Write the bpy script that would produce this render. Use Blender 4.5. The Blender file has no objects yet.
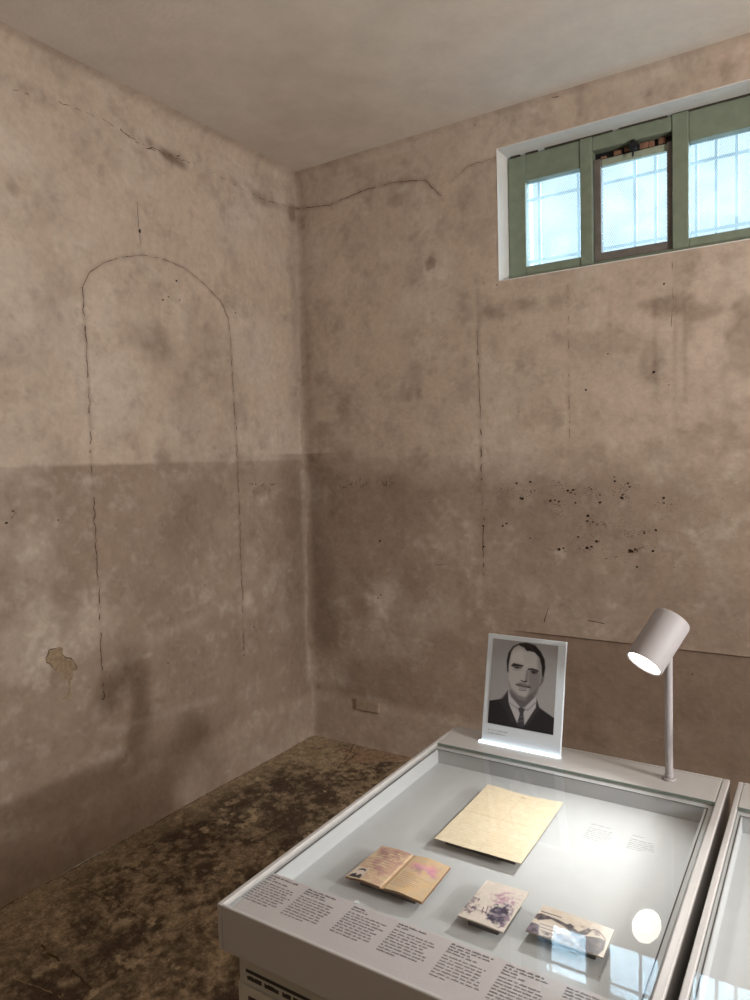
import bpy, bmesh, math, random
import numpy as np
from mathutils import Vector, Matrix

# ---------------------------------------------------------------- camera, world, lights, exposure
S = bpy.context.scene
COL = S.collection
FPX = 713.862
CR = Vector((0.84253695, 0.53791185, -0.02797007))
CU = Vector((-0.00764295, 0.06386107, 0.99792953))
CF = Vector((-0.53858432, 0.84057873, -0.05791654))
CP = Vector((2.46821024, -3.1312792, 1.55))
cam_d = bpy.data.cameras.new('camera')
cam_d.sensor_fit = 'HORIZONTAL'; cam_d.sensor_width = 36.0
cam_d.lens = 36.0 * FPX / 750.0
cam_d.clip_start = 0.02
cam = bpy.data.objects.new('camera', cam_d); COL.objects.link(cam)
cam.matrix_world = Matrix(((CR.x, CU.x, -CF.x, CP.x), (CR.y, CU.y, -CF.y, CP.y), (CR.z, CU.z, -CF.z, CP.z), (0, 0, 0, 1)))
S.camera = cam

S.view_settings.view_transform = 'Standard'
S.view_settings.look = 'None'
S.view_settings.gamma = 1.0
S.view_settings.use_curve_mapping = False
S.view_settings.exposure = 0.20

W = bpy.data.worlds.new('daylight'); S.world = W; W.use_nodes = True
bg = W.node_tree.nodes['Background']
bg.inputs[0].default_value = (0.70, 0.87, 1.0, 1)
bg.inputs[1].default_value = 1.2

def light(name, typ, loc, energy, color, target=None, **kw):
    d = bpy.data.lights.new(name, typ); d.energy = energy; d.color = color
    for k, v in kw.items(): setattr(d, k, v)
    o = bpy.data.objects.new(name, d); COL.objects.link(o); o.location = loc
    if target is not None:
        o.rotation_euler = (Vector(target) - Vector(loc)).to_track_quat('-Z', 'Y').to_euler()
    return o
# added globe light behind the camera, unseen, lifts the general brightness
FILL_GLOBE = (3.2, -3.9, 2.35)
light('fill_globe_glow', 'POINT', FILL_GLOBE, 2, (1.0, 0.92, 0.82), shadow_soft_size=0.15)
# added unseen lights on the right: wide panel for brightness, small disc for shadow
light('fill_panel_glow', 'AREA', (4.46, -1.95, 1.98), 44, (1.0, 0.955, 0.91), (0, -1.3, 2.75), shape='RECTANGLE', size=1.2, size_y=0.5)
FILL_DISC = (4.42, -1.98, 1.665)
light('fill_disc_glow', 'AREA', (4.40, -1.98, 1.665), 46, (1.0, 0.965, 0.92), (0, -1.2, 2.5), shape='DISK', size=0.09)
# daylight falling through the window opening, a big patch of sky outside
light('sky_patch', 'AREA', (2.0, 1.6, 3.3), 190, (0.62, 0.86, 1.0), (1.7, 0.0, 2.6), shape='RECTANGLE', size=2.4, size_y=1.6)
SPOT_W = 1.05
SPOT_COL = (1.0, 0.975, 0.93)
ADDED_SPOT_W = 1.4

# ---------------------------------------------------------------- helpers
def s2l(c):
    return tuple(((v / 255) / 12.92 if v / 255 <= 0.04045 else ((v / 255 + 0.055) / 1.055) ** 2.4) for v in c)
def rgba(c): return (*s2l(c), 1.0)

def ray(px, py): return CF + CR * ((px - 375) / FPX) - CU * ((py - 500) / FPX)
def on_left(px, py):
    d = ray(px, py); p = CP + d * (-CP.x / d.x); return (-p.y, p.z)       # u = distance from the corner, z
def on_back(px, py, y=0.0):
    d = ray(px, py); p = CP + d * ((y - CP.y) / d.y); return (p.x, p.z)
def on_level(px, py, z):
    d = ray(px, py); p = CP + d * ((z - CP.z) / d.z); return (p.x, p.y)

def mat(name, color, rough=0.6, metal=0.0, spec=0.5, emit=None, estr=0.0, noise=0.0, nscale=30.0, bump=0.0, bscale=200.0):
    m = bpy.data.materials.new(name); m.use_nodes = True
    nt = m.node_tree; b = nt.nodes['Principled BSDF']
    b.inputs['Base Color'].default_value = rgba(color)
    b.inputs['Roughness'].default_value = rough
    b.inputs['Metallic'].default_value = metal
    b.inputs['Specular IOR Level'].default_value = spec
    if emit:
        b.inputs['Emission Color'].default_value = (*emit, 1); b.inputs['Emission Strength'].default_value = estr
    if noise > 0 or bump > 0:
        tc = nt.nodes.new('ShaderNodeTexCoord')
    if noise > 0:
        n = nt.nodes.new('ShaderNodeTexNoise'); n.inputs['Scale'].default_value = nscale; n.inputs['Detail'].default_value = 6
        nt.links.new(tc.outputs['Object'], n.inputs['Vector'])
        r = nt.nodes.new('ShaderNodeMapRange'); r.inputs[1].default_value = 0.3; r.inputs[2].default_value = 0.7
        r.inputs[3].default_value = 1 - noise; r.inputs[4].default_value = 1 + noise
        nt.links.new(n.outputs['Fac'], r.inputs[0])
        mx = nt.nodes.new('ShaderNodeVectorMath'); mx.operation = 'SCALE'
        mx.inputs[0].default_value = s2l(color)
        nt.links.new(r.outputs[0], mx.inputs['Scale']); nt.links.new(mx.outputs[0], b.inputs['Base Color'])
    if bump > 0:
        n2 = nt.nodes.new('ShaderNodeTexNoise'); n2.inputs['Scale'].default_value = bscale; n2.inputs['Detail'].default_value = 4
        nt.links.new(tc.outputs['Object'], n2.inputs['Vector'])
        bp = nt.nodes.new('ShaderNodeBump'); bp.inputs['Strength'].default_value = bump; bp.inputs['Distance'].default_value = 0.002
        nt.links.new(n2.outputs['Fac'], bp.inputs['Height']); nt.links.new(bp.outputs[0], b.inputs['Normal'])
    return m

def attr_mat(name, rough=0.6, coat=0.0, noise=0.06, nscale=120):
    """printed surface: colour from the print's own ink layer with paper grain"""
    m = bpy.data.materials.new(name); m.use_nodes = True
    nt = m.node_tree; b = nt.nodes['Principled BSDF']; b.inputs['Roughness'].default_value = rough
    b.inputs['Coat Weight'].default_value = coat
    a = nt.nodes.new('ShaderNodeAttribute'); a.attribute_name = 'ink'
    tc = nt.nodes.new('ShaderNodeTexCoord'); n = nt.nodes.new('ShaderNodeTexNoise'); n.inputs['Scale'].default_value = nscale; n.inputs['Detail'].default_value = 5
    nt.links.new(tc.outputs['Object'], n.inputs['Vector'])
    r = nt.nodes.new('ShaderNodeMapRange'); r.inputs[1].default_value = 0.3; r.inputs[2].default_value = 0.7
    r.inputs[3].default_value = 1 - noise; r.inputs[4].default_value = 1 + noise
    nt.links.new(n.outputs['Fac'], r.inputs[0])
    mx = nt.nodes.new('ShaderNodeVectorMath'); mx.operation = 'SCALE'
    nt.links.new(a.outputs['Color'], mx.inputs[0]); nt.links.new(r.outputs[0], mx.inputs['Scale'])
    nt.links.new(mx.outputs[0], b.inputs['Base Color'])
    return m

class MB:
    def __init__(s): s.v = []; s.f = []; s.mi = []
    def add(s, vs, fs, mi=0):
        o = len(s.v); s.v += [tuple(p) for p in vs]
        for f in fs: s.f.append(tuple(o + i for i in f)); s.mi.append(mi)
        return s
    def box(s, a, b, mi=0, M=None):
        (x0, y0, z0), (x1, y1, z1) = a, b
        vs = [Vector(p) for p in ((x0,y0,z0),(x1,y0,z0),(x1,y1,z0),(x0,y1,z0),(x0,y0,z1),(x1,y0,z1),(x1,y1,z1),(x0,y1,z1))]
        if M: vs = [M @ v for v in vs]
        return s.add(vs, [(0,3,2,1),(4,5,6,7),(0,1,5,4),(1,2,6,5),(2,3,7,6),(3,0,4,7)], mi)
    def lathe(s, prof, n=40, M=None, mi=0, cap0=True, cap1=True):
        vs = []; fs = []
        for (r, z) in prof:
            for i in range(n):
                a = 2*math.pi*i/n; p = Vector((r*math.cos(a), r*math.sin(a), z)); vs.append(M @ p if M else p)
        for k in range(len(prof)-1):
            for i in range(n):
                j = (i+1) % n; fs.append((k*n+i, k*n+j, (k+1)*n+j, (k+1)*n+i))
        if cap0: fs.append(tuple(range(n))[::-1])
        if cap1: fs.append(tuple((len(prof)-1)*n+i for i in range(n)))
        return s.add(vs, fs, mi)
    def bar(s, a, b, r, n=12, mi=0):
        a = Vector(a); b = Vector(b); q = (b-a).to_track_quat('Z', 'Y').to_matrix().to_4x4()
        return s.lathe([(r, 0), (r, (b-a).length)], n, Matrix.Translation(a) @ q, mi)
    def build(s, name, mats, parent=None, smooth=False, bevel=0.0, loc=None):
        me = bpy.data.meshes.new(name); me.from_pydata(s.v, [], s.f)
        for m in (mats if isinstance(mats, (list, tuple)) else [mats]): me.materials.append(m)
        me.polygons.foreach_set('material_index', s.mi)
        if smooth: me.polygons.foreach_set('use_smooth', [True]*len(me.polygons))
        me.update()
        o = bpy.data.objects.new(name, me); COL.objects.link(o)
        if parent: o.parent = parent; o.matrix_parent_inverse = parent.matrix_world.inverted() if parent.matrix_world != Matrix() else Matrix()
        if smooth:
            e = o.modifiers.new('ws', 'WEIGHTED_NORMAL') if False else None
        if bevel > 0:
            bv = o.modifiers.new('bevel', 'BEVEL'); bv.width = bevel; bv.segments = 3; bv.limit_method = 'ANGLE'; bv.angle_limit = math.radians(40)
        return o

def sharp(o, deg=35):
    me = o.data; bm = bmesh.new(); bm.from_mesh(me)
    for e in bm.edges:
        if len(e.link_faces) == 2 and e.calc_face_angle(0) > math.radians(deg): e.smooth = False
    bm.to_mesh(me); bm.free()
    me.polygons.foreach_set('use_smooth', [True]*len(me.polygons))

def thing(name, label, cat, loc=(0,0,0), group=None):
    o = bpy.data.objects.new(name, None); COL.objects.link(o); o.location = loc
    o.empty_display_size = 0.05
    bpy.context.view_layer.update()
    o['label'] = label; o['category'] = cat
    if group: o['group'] = group
    return o
def struct(o, label=None):
    o['kind'] = 'structure'
    if label: o['label'] = label
    return o

# value noise on arrays, used for plaster wear
def vnoise(x, y, seed):
    xi = np.floor(x).astype(np.int64); yi = np.floor(y).astype(np.int64); xf = x-xi; yf = y-yi
    def h(a, b):
        n = (a*374761393 + b*668265263 + seed*974711) & 0xffffffff
        n = ((n ^ (n >> 13)) * 1274126177) & 0xffffffff
        n = n ^ (n >> 16)
        return (n & 0xffff)/65535.0
    u = xf*xf*(3-2*xf); v = yf*yf*(3-2*yf)
    return (h(xi,yi)*(1-u)+h(xi+1,yi)*u)*(1-v) + (h(xi,yi+1)*(1-u)+h(xi+1,yi+1)*u)*v
def fbm(x, y, scale, seed, octv=5, gain=0.5):
    t = 0; a = 1; n = 0
    for k in range(octv):
        t = t + a*vnoise(x*scale*2**k+17.3*k, y*scale*2**k+5.1*k, seed+k*31); n += a; a *= gain
    return t/n
def sstep(a, b, x):
    t = np.clip((x-a)/(b-a), 0, 1); return t*t*(3-2*t)
def seg_dist(x, y, pts, closed=False):
    d = np.full(np.shape(x), 1e9); n = len(pts)
    for i in range(n if closed else n-1):
        ax, ay = pts[i]; bx, by = pts[(i+1) % n]; L = (bx-ax)**2+(by-ay)**2+1e-12
        t = np.clip(((x-ax)*(bx-ax)+(y-ay)*(by-ay))/L, 0, 1)
        d = np.minimum(d, np.hypot(x-ax-t*(bx-ax), y-ay-t*(by-ay)))
    return d
def inside(x, y, pts):
    c = np.zeros(np.shape(x), bool); n = len(pts); j = n-1
    for i in range(n):
        xi, yi = pts[i]; xj, yj = pts[j]
        if yi != yj:
            c ^= ((yi > y) != (yj > y)) & (x < (xj-xi)*(y-yi)/(yj-yi)+xi)
        j = i
    return c
def poly_mask(x, y, pts, soft):
    d = seg_dist(x, y, pts, True); sd = np.where(inside(x, y, pts), -d, d)
    return 1-sstep(-soft, soft, sd)
def blob(x, y, c, rx, ry, ang=0, rag=0.5, seed=1, scale=12):
    ca, sa = math.cos(ang), math.sin(ang); dx = x-c[0]; dy = y-c[1]
    a = (dx*ca+dy*sa)/rx; b = (-dx*sa+dy*ca)/ry
    r = np.sqrt(a*a+b*b) + rag*(fbm(x, y, scale, seed, 4)-0.5)*2
    return 1-sstep(0.35, 1.15, r)

# ---------------------------------------------------------------- plaster material
def plaster_mat(name, light_c, dark_c, pale_c, dado_c, grain=1.0):
    m = bpy.data.materials.new(name); m.use_nodes = True
    nt = m.node_tree; L = nt.links; b = nt.nodes['Principled BSDF']
    b.inputs['Roughness'].default_value = 0.85; b.inputs['Specular IOR Level'].default_value = 0.25
    a = nt.nodes.new('ShaderNodeAttribute'); a.attribute_name = 'wear'
    sp = nt.nodes.new('ShaderNodeSeparateColor'); L.new(a.outputs['Color'], sp.inputs[0])
    tc = nt.nodes.new('ShaderNodeTexCoord')
    def noise(scale, detail, lo, hi, o0, o1, rough=0.6):
        n = nt.nodes.new('ShaderNodeTexNoise'); n.inputs['Scale'].default_value = scale; n.inputs['Detail'].default_value = detail
        n.inputs['Roughness'].default_value = rough
        L.new(tc.outputs['Object'], n.inputs['Vector'])
        r = nt.nodes.new('ShaderNodeMapRange'); r.inputs[1].default_value = lo; r.inputs[2].default_value = hi
        r.inputs[3].default_value = o0; r.inputs[4].default_value = o1; L.new(n.outputs['Fac'], r.inputs[0]); return r.outputs[0]
    def mix(fac, c1, c2):
        x = nt.nodes.new('ShaderNodeMix'); x.data_type = 'RGBA'
        L.new(fac, x.inputs[0])
        for s, c in ((x.inputs[6], c1), (x.inputs[7], c2)):
            if isinstance(c, tuple): s.default_value = c
            else: L.new(c, s)
        return x.outputs[2]
    c = mix(sp.outputs[2], rgba(light_c), rgba(dado_c))
    c = mix(sp.outputs[1], c, rgba(pale_c))
    c = mix(sp.outputs[0], c, rgba(dark_c))
    n = noise(5, 10, 0.3, 0.7, 0.93, 1.07)
    n2 = noise(32, 9, 0.3, 0.7, 1-0.10*grain, 1+0.10*grain, 0.7)
    mp = nt.nodes.new('ShaderNodeMapping'); mp.inputs['Scale'].default_value = (18, 18, 8); L.new(tc.outputs['Object'], mp.inputs[0])
    ns = nt.nodes.new('ShaderNodeTexNoise'); ns.inputs['Scale'].default_value = 1.0; ns.inputs['Detail'].default_value = 8; ns.inputs['Roughness'].default_value = 0.65; L.new(mp.outputs[0], ns.inputs['Vector'])
    rs = nt.nodes.new('ShaderNodeMapRange'); rs.inputs[1].default_value = 0.3; rs.inputs[2].default_value = 0.7; rs.inputs[3].default_value = 1-0.045*grain; rs.inputs[4].default_value = 1+0.045*grain; L.new(ns.outputs['Fac'], rs.inputs[0])
    m0 = nt.nodes.new('ShaderNodeMath'); m0.operation = 'MULTIPLY'; L.new(n2, m0.inputs[0]); L.new(rs.outputs[0], m0.inputs[1]); n2 = m0.outputs[0]
    mm = nt.nodes.new('ShaderNodeMath'); mm.operation = 'MULTIPLY'; L.new(n, mm.inputs[0]); L.new(n2, mm.inputs[1])
    v = nt.nodes.new('ShaderNodeVectorMath'); v.operation = 'SCALE'; L.new(c, v.inputs[0]); L.new(mm.outputs[0], v.inputs['Scale'])
    L.new(v.outputs[0], b.inputs['Base Color'])
    nb = nt.nodes.new('ShaderNodeTexNoise'); nb.inputs['Scale'].default_value = 45; nb.inputs['Detail'].default_value = 8
    L.new(tc.outputs['Object'], nb.inputs['Vector'])
    bp = nt.nodes.new('ShaderNodeBump'); bp.inputs['Strength'].default_value = 0.45; bp.inputs['Distance'].default_value = 0.005
    L.new(nb.outputs['Fac'], bp.inputs['Height']); L.new(bp.outputs[0], b.inputs['Normal'])
    return m
M_PL = plaster_mat('worn_plaster', (185, 168, 153), (122, 105, 91), (204, 193, 181), (140, 122, 107))
M_CRACK = mat('crack_brown', (84, 68, 54), 0.95, spec=0.1)  # dark brown of the crack lines
M_PIT = mat('pitted_hole', (48, 38, 32), 0.95, spec=0.1)
M_OCHRE = mat('bare_ochre_render', (148, 130, 108), 0.95, spec=0.1, noise=0.25, nscale=60)
M_CEIL = plaster_mat('ceiling_plaster', (214, 206, 196), (160, 148, 136), (222, 218, 212), (150, 140, 128), 0.25)
M_WHITE = mat('white_limewash', (214, 212, 208), 0.8, noise=0.04, nscale=20, bump=0.3, bscale=60)
H_CEIL = 3.087
DADO = 1.557

def axis(fine0, fine1, step, far, extra=()):
    a = list(np.arange(fine0, fine1, step)) + list(np.arange(fine1, far, 0.12)) + [far] + list(extra)
    a = sorted(set(round(float(x), 5) for x in a)); return np.array(a)

def grid_mesh(name, U, V, pos, wear, mats, extra=None, hole=None, attr='wear'):
    uu, vv = np.meshgrid(U, V, indexing='ij'); nu, nv = len(U), len(V)
    P = pos(uu, vv).reshape(-1, 3)
    idx = np.arange(nu*nv).reshape(nu, nv)
    F = np.stack([idx[:-1,:-1], idx[1:,:-1], idx[1:,1:], idx[:-1,1:]], -1).reshape(-1, 4)
    if hole is not None:
        cu = (uu[:-1,:-1]+uu[1:,1:])/2; cv = (vv[:-1,:-1]+vv[1:,1:])/2
        keep = ~((cu > hole[0]) & (cu < hole[1]) & (cv > hole[2]) & (cv < hole[3])); F = F[keep.reshape(-1)]
    Wc = wear(uu, vv).reshape(-1, 4)
    vs = [P]; fs = F.tolist(); mi = [0]*len(fs); n0 = len(P)
    if extra:
        ev, ef, em = extra
        if ev:
            vs.append(np.array(ev)); fs += [tuple(i+n0 for i in f) for f in ef]; mi += em
            Wc = np.vstack([Wc, np.zeros((len(ev), 4))])
    me = bpy.data.meshes.new(name); me.from_pydata(np.vstack(vs).tolist(), [], fs)
    for m in mats: me.materials.append(m)
    me.polygons.foreach_set('material_index', mi)
    me.polygons.foreach_set('use_smooth', [True]*len(fs))
    at = me.color_attributes.new(attr, 'FLOAT_COLOR', 'POINT'); at.data.foreach_set('color', np.clip(Wc, 0, 1).astype(np.float32).ravel())
    me.update()
    o = bpy.data.objects.new(name, me); COL.objects.link(o); return o

class Marks:
    """cracks and pits that belong to a plastered surface, laid on its relief"""
    def __init__(s, to3d, seed): s.to3d = to3d; s.v = []; s.f = []; s.m = []; s.r = random.Random(seed)
    def crack(s, pts, w=0.003, jit=0.004, gap=0.12, mi=1, step=0.012):
        r = s.r; path = []
        for i in range(len(pts)-1):
            a = Vector(pts[i]); b = Vector(pts[i+1]); n = max(1, int((b-a).length/step))
            for k in range(n): path.append(a.lerp(b, k/n))
        path.append(Vector(pts[-1])); j = [Vector((r.uniform(-jit, jit), r.uniform(-jit, jit))) for _ in path]
        path = [p + (j[i] + j[max(0, i-1)])/2 for i, p in enumerate(path)]
        on = True; prev = None
        for i, p in enumerate(path):
            if r.random() < gap: on = not on
            elif not on and r.random() < 0.5: on = True
            t = (path[min(i+1, len(path)-1)] - path[max(i-1, 0)])
            if t.length < 1e-6: continue
            t.normalize(); nrm = Vector((-t.y, t.x)); ww = w*r.uniform(0.25, 0.85)/2
            if not on: prev = None; continue
            a = s.to3d(*(p+nrm*ww)); b = s.to3d(*(p-nrm*ww)); k = len(s.v); s.v += [a, b]
            if prev is not None: s.f.append((prev, prev+1, k+1, k)); s.m.append(mi)
            prev = k
    def pit(s, c, rx, ry=None, mi=2, ang=0):
        ry = ry or rx; n = 8; k = len(s.v)
        for i in range(n):
            a = 2*math.pi*i/n; q = s.r.uniform(0.6, 1.15); x = rx*q*math.cos(a); y = ry*q*math.sin(a)
            s.v.append(s.to3d(c[0]+x*math.cos(ang)-y*math.sin(ang), c[1]+x*math.sin(ang)+y*math.cos(ang)))
        s.f.append(tuple(range(k, k+n))); s.m.append(mi)
    def scatter(s, pts, n, spread, rmin, rmax, mi=2):
        for _ in range(n):
            c = s.r.choice(pts); u = c[0]+s.r.gauss(0, spread); v = c[1]+s.r.gauss(0, spread*0.45)
            s.pit((u, v), s.r.uniform(rmin, rmax), s.r.uniform(rmin, rmax)*0.6, mi, s.r.uniform(-0.4, 0.4))
    def data(s): return (s.v, s.f, s.m)

# ---------------------------------------------------------------- left wall
def cove(z): return 0.05*(1-np.sqrt(np.clip(1-((np.clip(z, H_CEIL-0.05, H_CEIL)-(H_CEIL-0.05))/0.05)**2, 0, 1)))
def corner_round(u):
    t = np.clip((0.05-u)/0.05, 0, 1); return 0.05*(1-np.sqrt(np.clip(1-t*t, 0, 1)))*0.5
def plinth(u, z): return 0.012*(1-0.8*sstep(0.4, 1.1, u))*(1-sstep(0.19, 0.28, z+0.02*(fbm(u, z, 4, 77, 2)-0.5)))
def disp_left(u, z):
    d = 0.010*(fbm(u, z, 2.2, 5, 3)-0.5) + 0.0035*(fbm(u, z, 14, 9, 3)-0.5)
    return d + cove(z) + corner_round(u) + plinth(u, z)
ARCH = [(104,700),(101,650),(99,600),(96,555),(93,500),(91,450),(89,400),(87,355),(84,310),(83,286),(90,272),(103,263),(122,257),(143,255),(163,259),(184,268),(204,284),(220,301),(228,318),(231,350),(234,400),(237,450),(239,500),(241,560),(243,600),(244,650)]
ARCHW = [on_left(*p) for p in ARCH]
def wear_left(u, z):
    D = np.zeros(u.shape); P = np.zeros(u.shape)
    edge = z + 0.006*(fbm(u, z, 25, 3, 3)-0.5)
    dado = 1-sstep(DADO-0.008, DADO+0.008, edge)
    dado = dado*(0.62+0.55*(fbm(u, z, 3.0, 21, 5)-0.35))
    n1 = fbm(u, z, 1.6, 40, 6, 0.6); n2 = fbm(u, z, 6, 41, 5, 0.6)
    D += 0.32*sstep(0.5, 0.8, n1) + 0.22*sstep(0.55, 0.8, n2)
    P += 0.38*sstep(0.48, 0.75, fbm(u, z, 2.4, 60, 6, 0.6)) + 0.30*sstep(0.58, 0.8, fbm(u, z, 8, 61, 5, 0.65))
    D += 0.22*sstep(0.5, 0.78, fbm(u, z, 16, 43, 5, 0.7)); P += 0.22*sstep(0.55, 0.78, fbm(u, z, 18, 62, 5, 0.7))
    # darker band beside the corner
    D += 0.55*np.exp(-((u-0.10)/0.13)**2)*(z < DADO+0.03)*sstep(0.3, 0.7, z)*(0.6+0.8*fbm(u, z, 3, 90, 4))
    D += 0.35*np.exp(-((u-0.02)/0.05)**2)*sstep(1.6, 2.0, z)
    # paler seam up the corner, paler plinth
    P += 0.35*np.exp(-((u-0.022)/0.016)**2)*(z < 1.5)*sstep(0.28, 0.36, z)
    low = 1-sstep(0.22, 0.28, z + 0.03*(fbm(u, z, 3, 91, 3)-0.5))
    dado = dado*(1-0.25*low); P += 0.05*low; D *= (1-0.3*low)
    # wall crack stain band under the ceiling
    ln = [on_left(*p) for p in [(0,82),(50,98),(100,118),(135,140),(165,155),(200,165),(235,185),(262,200),(297,209)]]
    d = seg_dist(u, z, ln); D += 0.45*np.exp(-(d/0.035)**2)*sstep(0.45, 0.65, fbm(u, z, 7, 92, 4))
    D += 0.55*blob(u, z, on_left(172,158), 0.13, 0.03, 0.2, 0.7, 93) + 0.35*blob(u, z, on_left(14,186), 0.035, 0.03, 0, 0.6, 94)
    D += 0.5*blob(u, z, on_left(292,214), 0.05, 0.06, 0, 0.6, 95)
    # streaks and patches inside the blocked arch
    D += 0.32*blob(u, z, on_left(150,340), 0.24, 0.10, 0.2, 0.9, 96, 6)
    P += 0.35*blob(u, z, on_left(115,400), 0.16, 0.22, 0, 1.0, 97, 6)
    D += 0.4*blob(u, z, on_left(190,520), 0.28, 0.25, 0.2, 1.0, 98, 5)
    P += 0.35*blob(u, z, on_left(40,640), 0.3, 0.12, 0, 0.9, 99, 5)
    # pale trowel sweeps low on the wall
    for a, b, w, s in (((0,765),(250,688),0.02,0.22), ((150,640),(250,600),0.03,0.2)):
        d = seg_dist(u, z, [on_left(*a), on_left(*b)]); P += s*np.exp(-(d/w)**2)*sstep(0.4, 0.6, fbm(u, z, 5, 100, 4))
    for q in ((208,455),(222,452),(175,470),(232,462),(148,655),(292,570)):
        P += 0.35*blob(u, z, on_left(*q), 0.03, 0.012, 0, 0.9, 101, 30)
    # rim of dirt beside the arch joint
    d = seg_dist(u, z, ARCHW); D += 0.30*np.exp(-(d/0.010)**2)
    D += 0.5*blob(u, z, on_left(262,490), 0.07, 0.035, 0, 0.8, 102, 25)
    return np.stack([D, P, dado, np.ones(u.shape)], -1)
def L3(u, z): return (float(disp_left(np.array(u), np.array(z)))+0.0008, -u, z)
mk = Marks(L3, 4)
mk.crack(ARCHW[:10], 0.0062, 0.0065, 0.10); mk.crack(ARCHW[9:18], 0.004, 0.0015, 0.04); mk.crack(ARCHW[17:], 0.0050, 0.0060, 0.14)
mk.crack([on_left(*p) for p in ((136,192),(138,212),(139,228),(141,244))], 0.0035, 0.003, 0.1)
mk.pit(on_left(140,231), 0.007, 0.010)
mk.crack([on_left(*p) for p in ((10,90),(50,98),(100,118),(135,140),(165,155),(200,165),(235,185),(262,200),(297,209))], 0.0035, 0.006, 0.3)
mk.crack([on_left(*p) for p in ((120,130),(145,147),(180,157))], 0.006, 0.008, 0.2)
mk.crack([on_left(*p) for p in ((60,877),(30,893),(0,909))], 0.006, 0.005, 0.1)
for p, r in (((254,627),0.006),((163,300),0.005),((176,281),0.008),((162,300),0.006),((168,297),0.006),((179,300),0.005),((235,313),0.006),((236,318),0.004),((302,323),0.003),((13,511),0.006),((6,523),0.008),((58,520),0.005),((162,525),0.005),((205,585),0.005),((244,655),0.006),((103,699),0.006),((311,445),0.004),((168,663),0.005),((292,663),0.005)):
    mk.pit(on_left(*p), r*0.9, r*0.6)
mk.scatter([on_left(*p) for p in ((252,484),(262,486),(272,485),(268,496))], 26, 0.014, 0.002, 0.006, 1)
mk.crack([on_left(*p) for p in ((0,524),(8,522),(16,512))], 0.004, 0.003, 0.2)
# patch where the render has fallen away
AF = [(160,300),(185,270),(200,215),(270,195),(300,180),(345,185),(350,260),(375,290),(430,300),(470,340),(505,400),(490,430),(450,440),(465,500),(435,540),(430,620),(445,700),(400,730),(340,745),(400,690),(415,620),(400,540),(350,520),(345,455),(270,440),(235,400),(205,360),(170,350)]
AFW = [on_left(30+x/10.714, 630+y/10.714) for x, y in AF]
k = len(mk.v); mk.v += [L3(*p) for p in AFW]; mk.f.append(tuple(range(k, k+len(AFW)))); mk.m.append(3)
def edge_line(lst, w):
    o = mk.to3d; mk.to3d = lambda u, z: (o(u, z)[0]+0.0008, o(u, z)[1], o(u, z)[2])
    mk.crack([AFW[i % len(AFW)] for i in lst], w, 0.002, 0.12); mk.to3d = o
edge_line(range(6, 12), 0.005); edge_line(range(13, 19), 0.006); edge_line(range(0, 4), 0.005); edge_line(range(25, 28), 0.006)
U = axis(0, 2.15, 0.0068, 5.2); V = axis(0, H_CEIL, 0.0068, H_CEIL)
wl = grid_mesh('wall_left', U, V, lambda u, z: np.stack([disp_left(u, z), -u, z], -1), wear_left, [M_PL, M_CRACK, M_PIT, M_OCHRE], mk.data())
struct(wl, 'left wall of worn brown plaster with a blocked arched niche outline')
wl.data.flip_normals() if False else None

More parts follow.
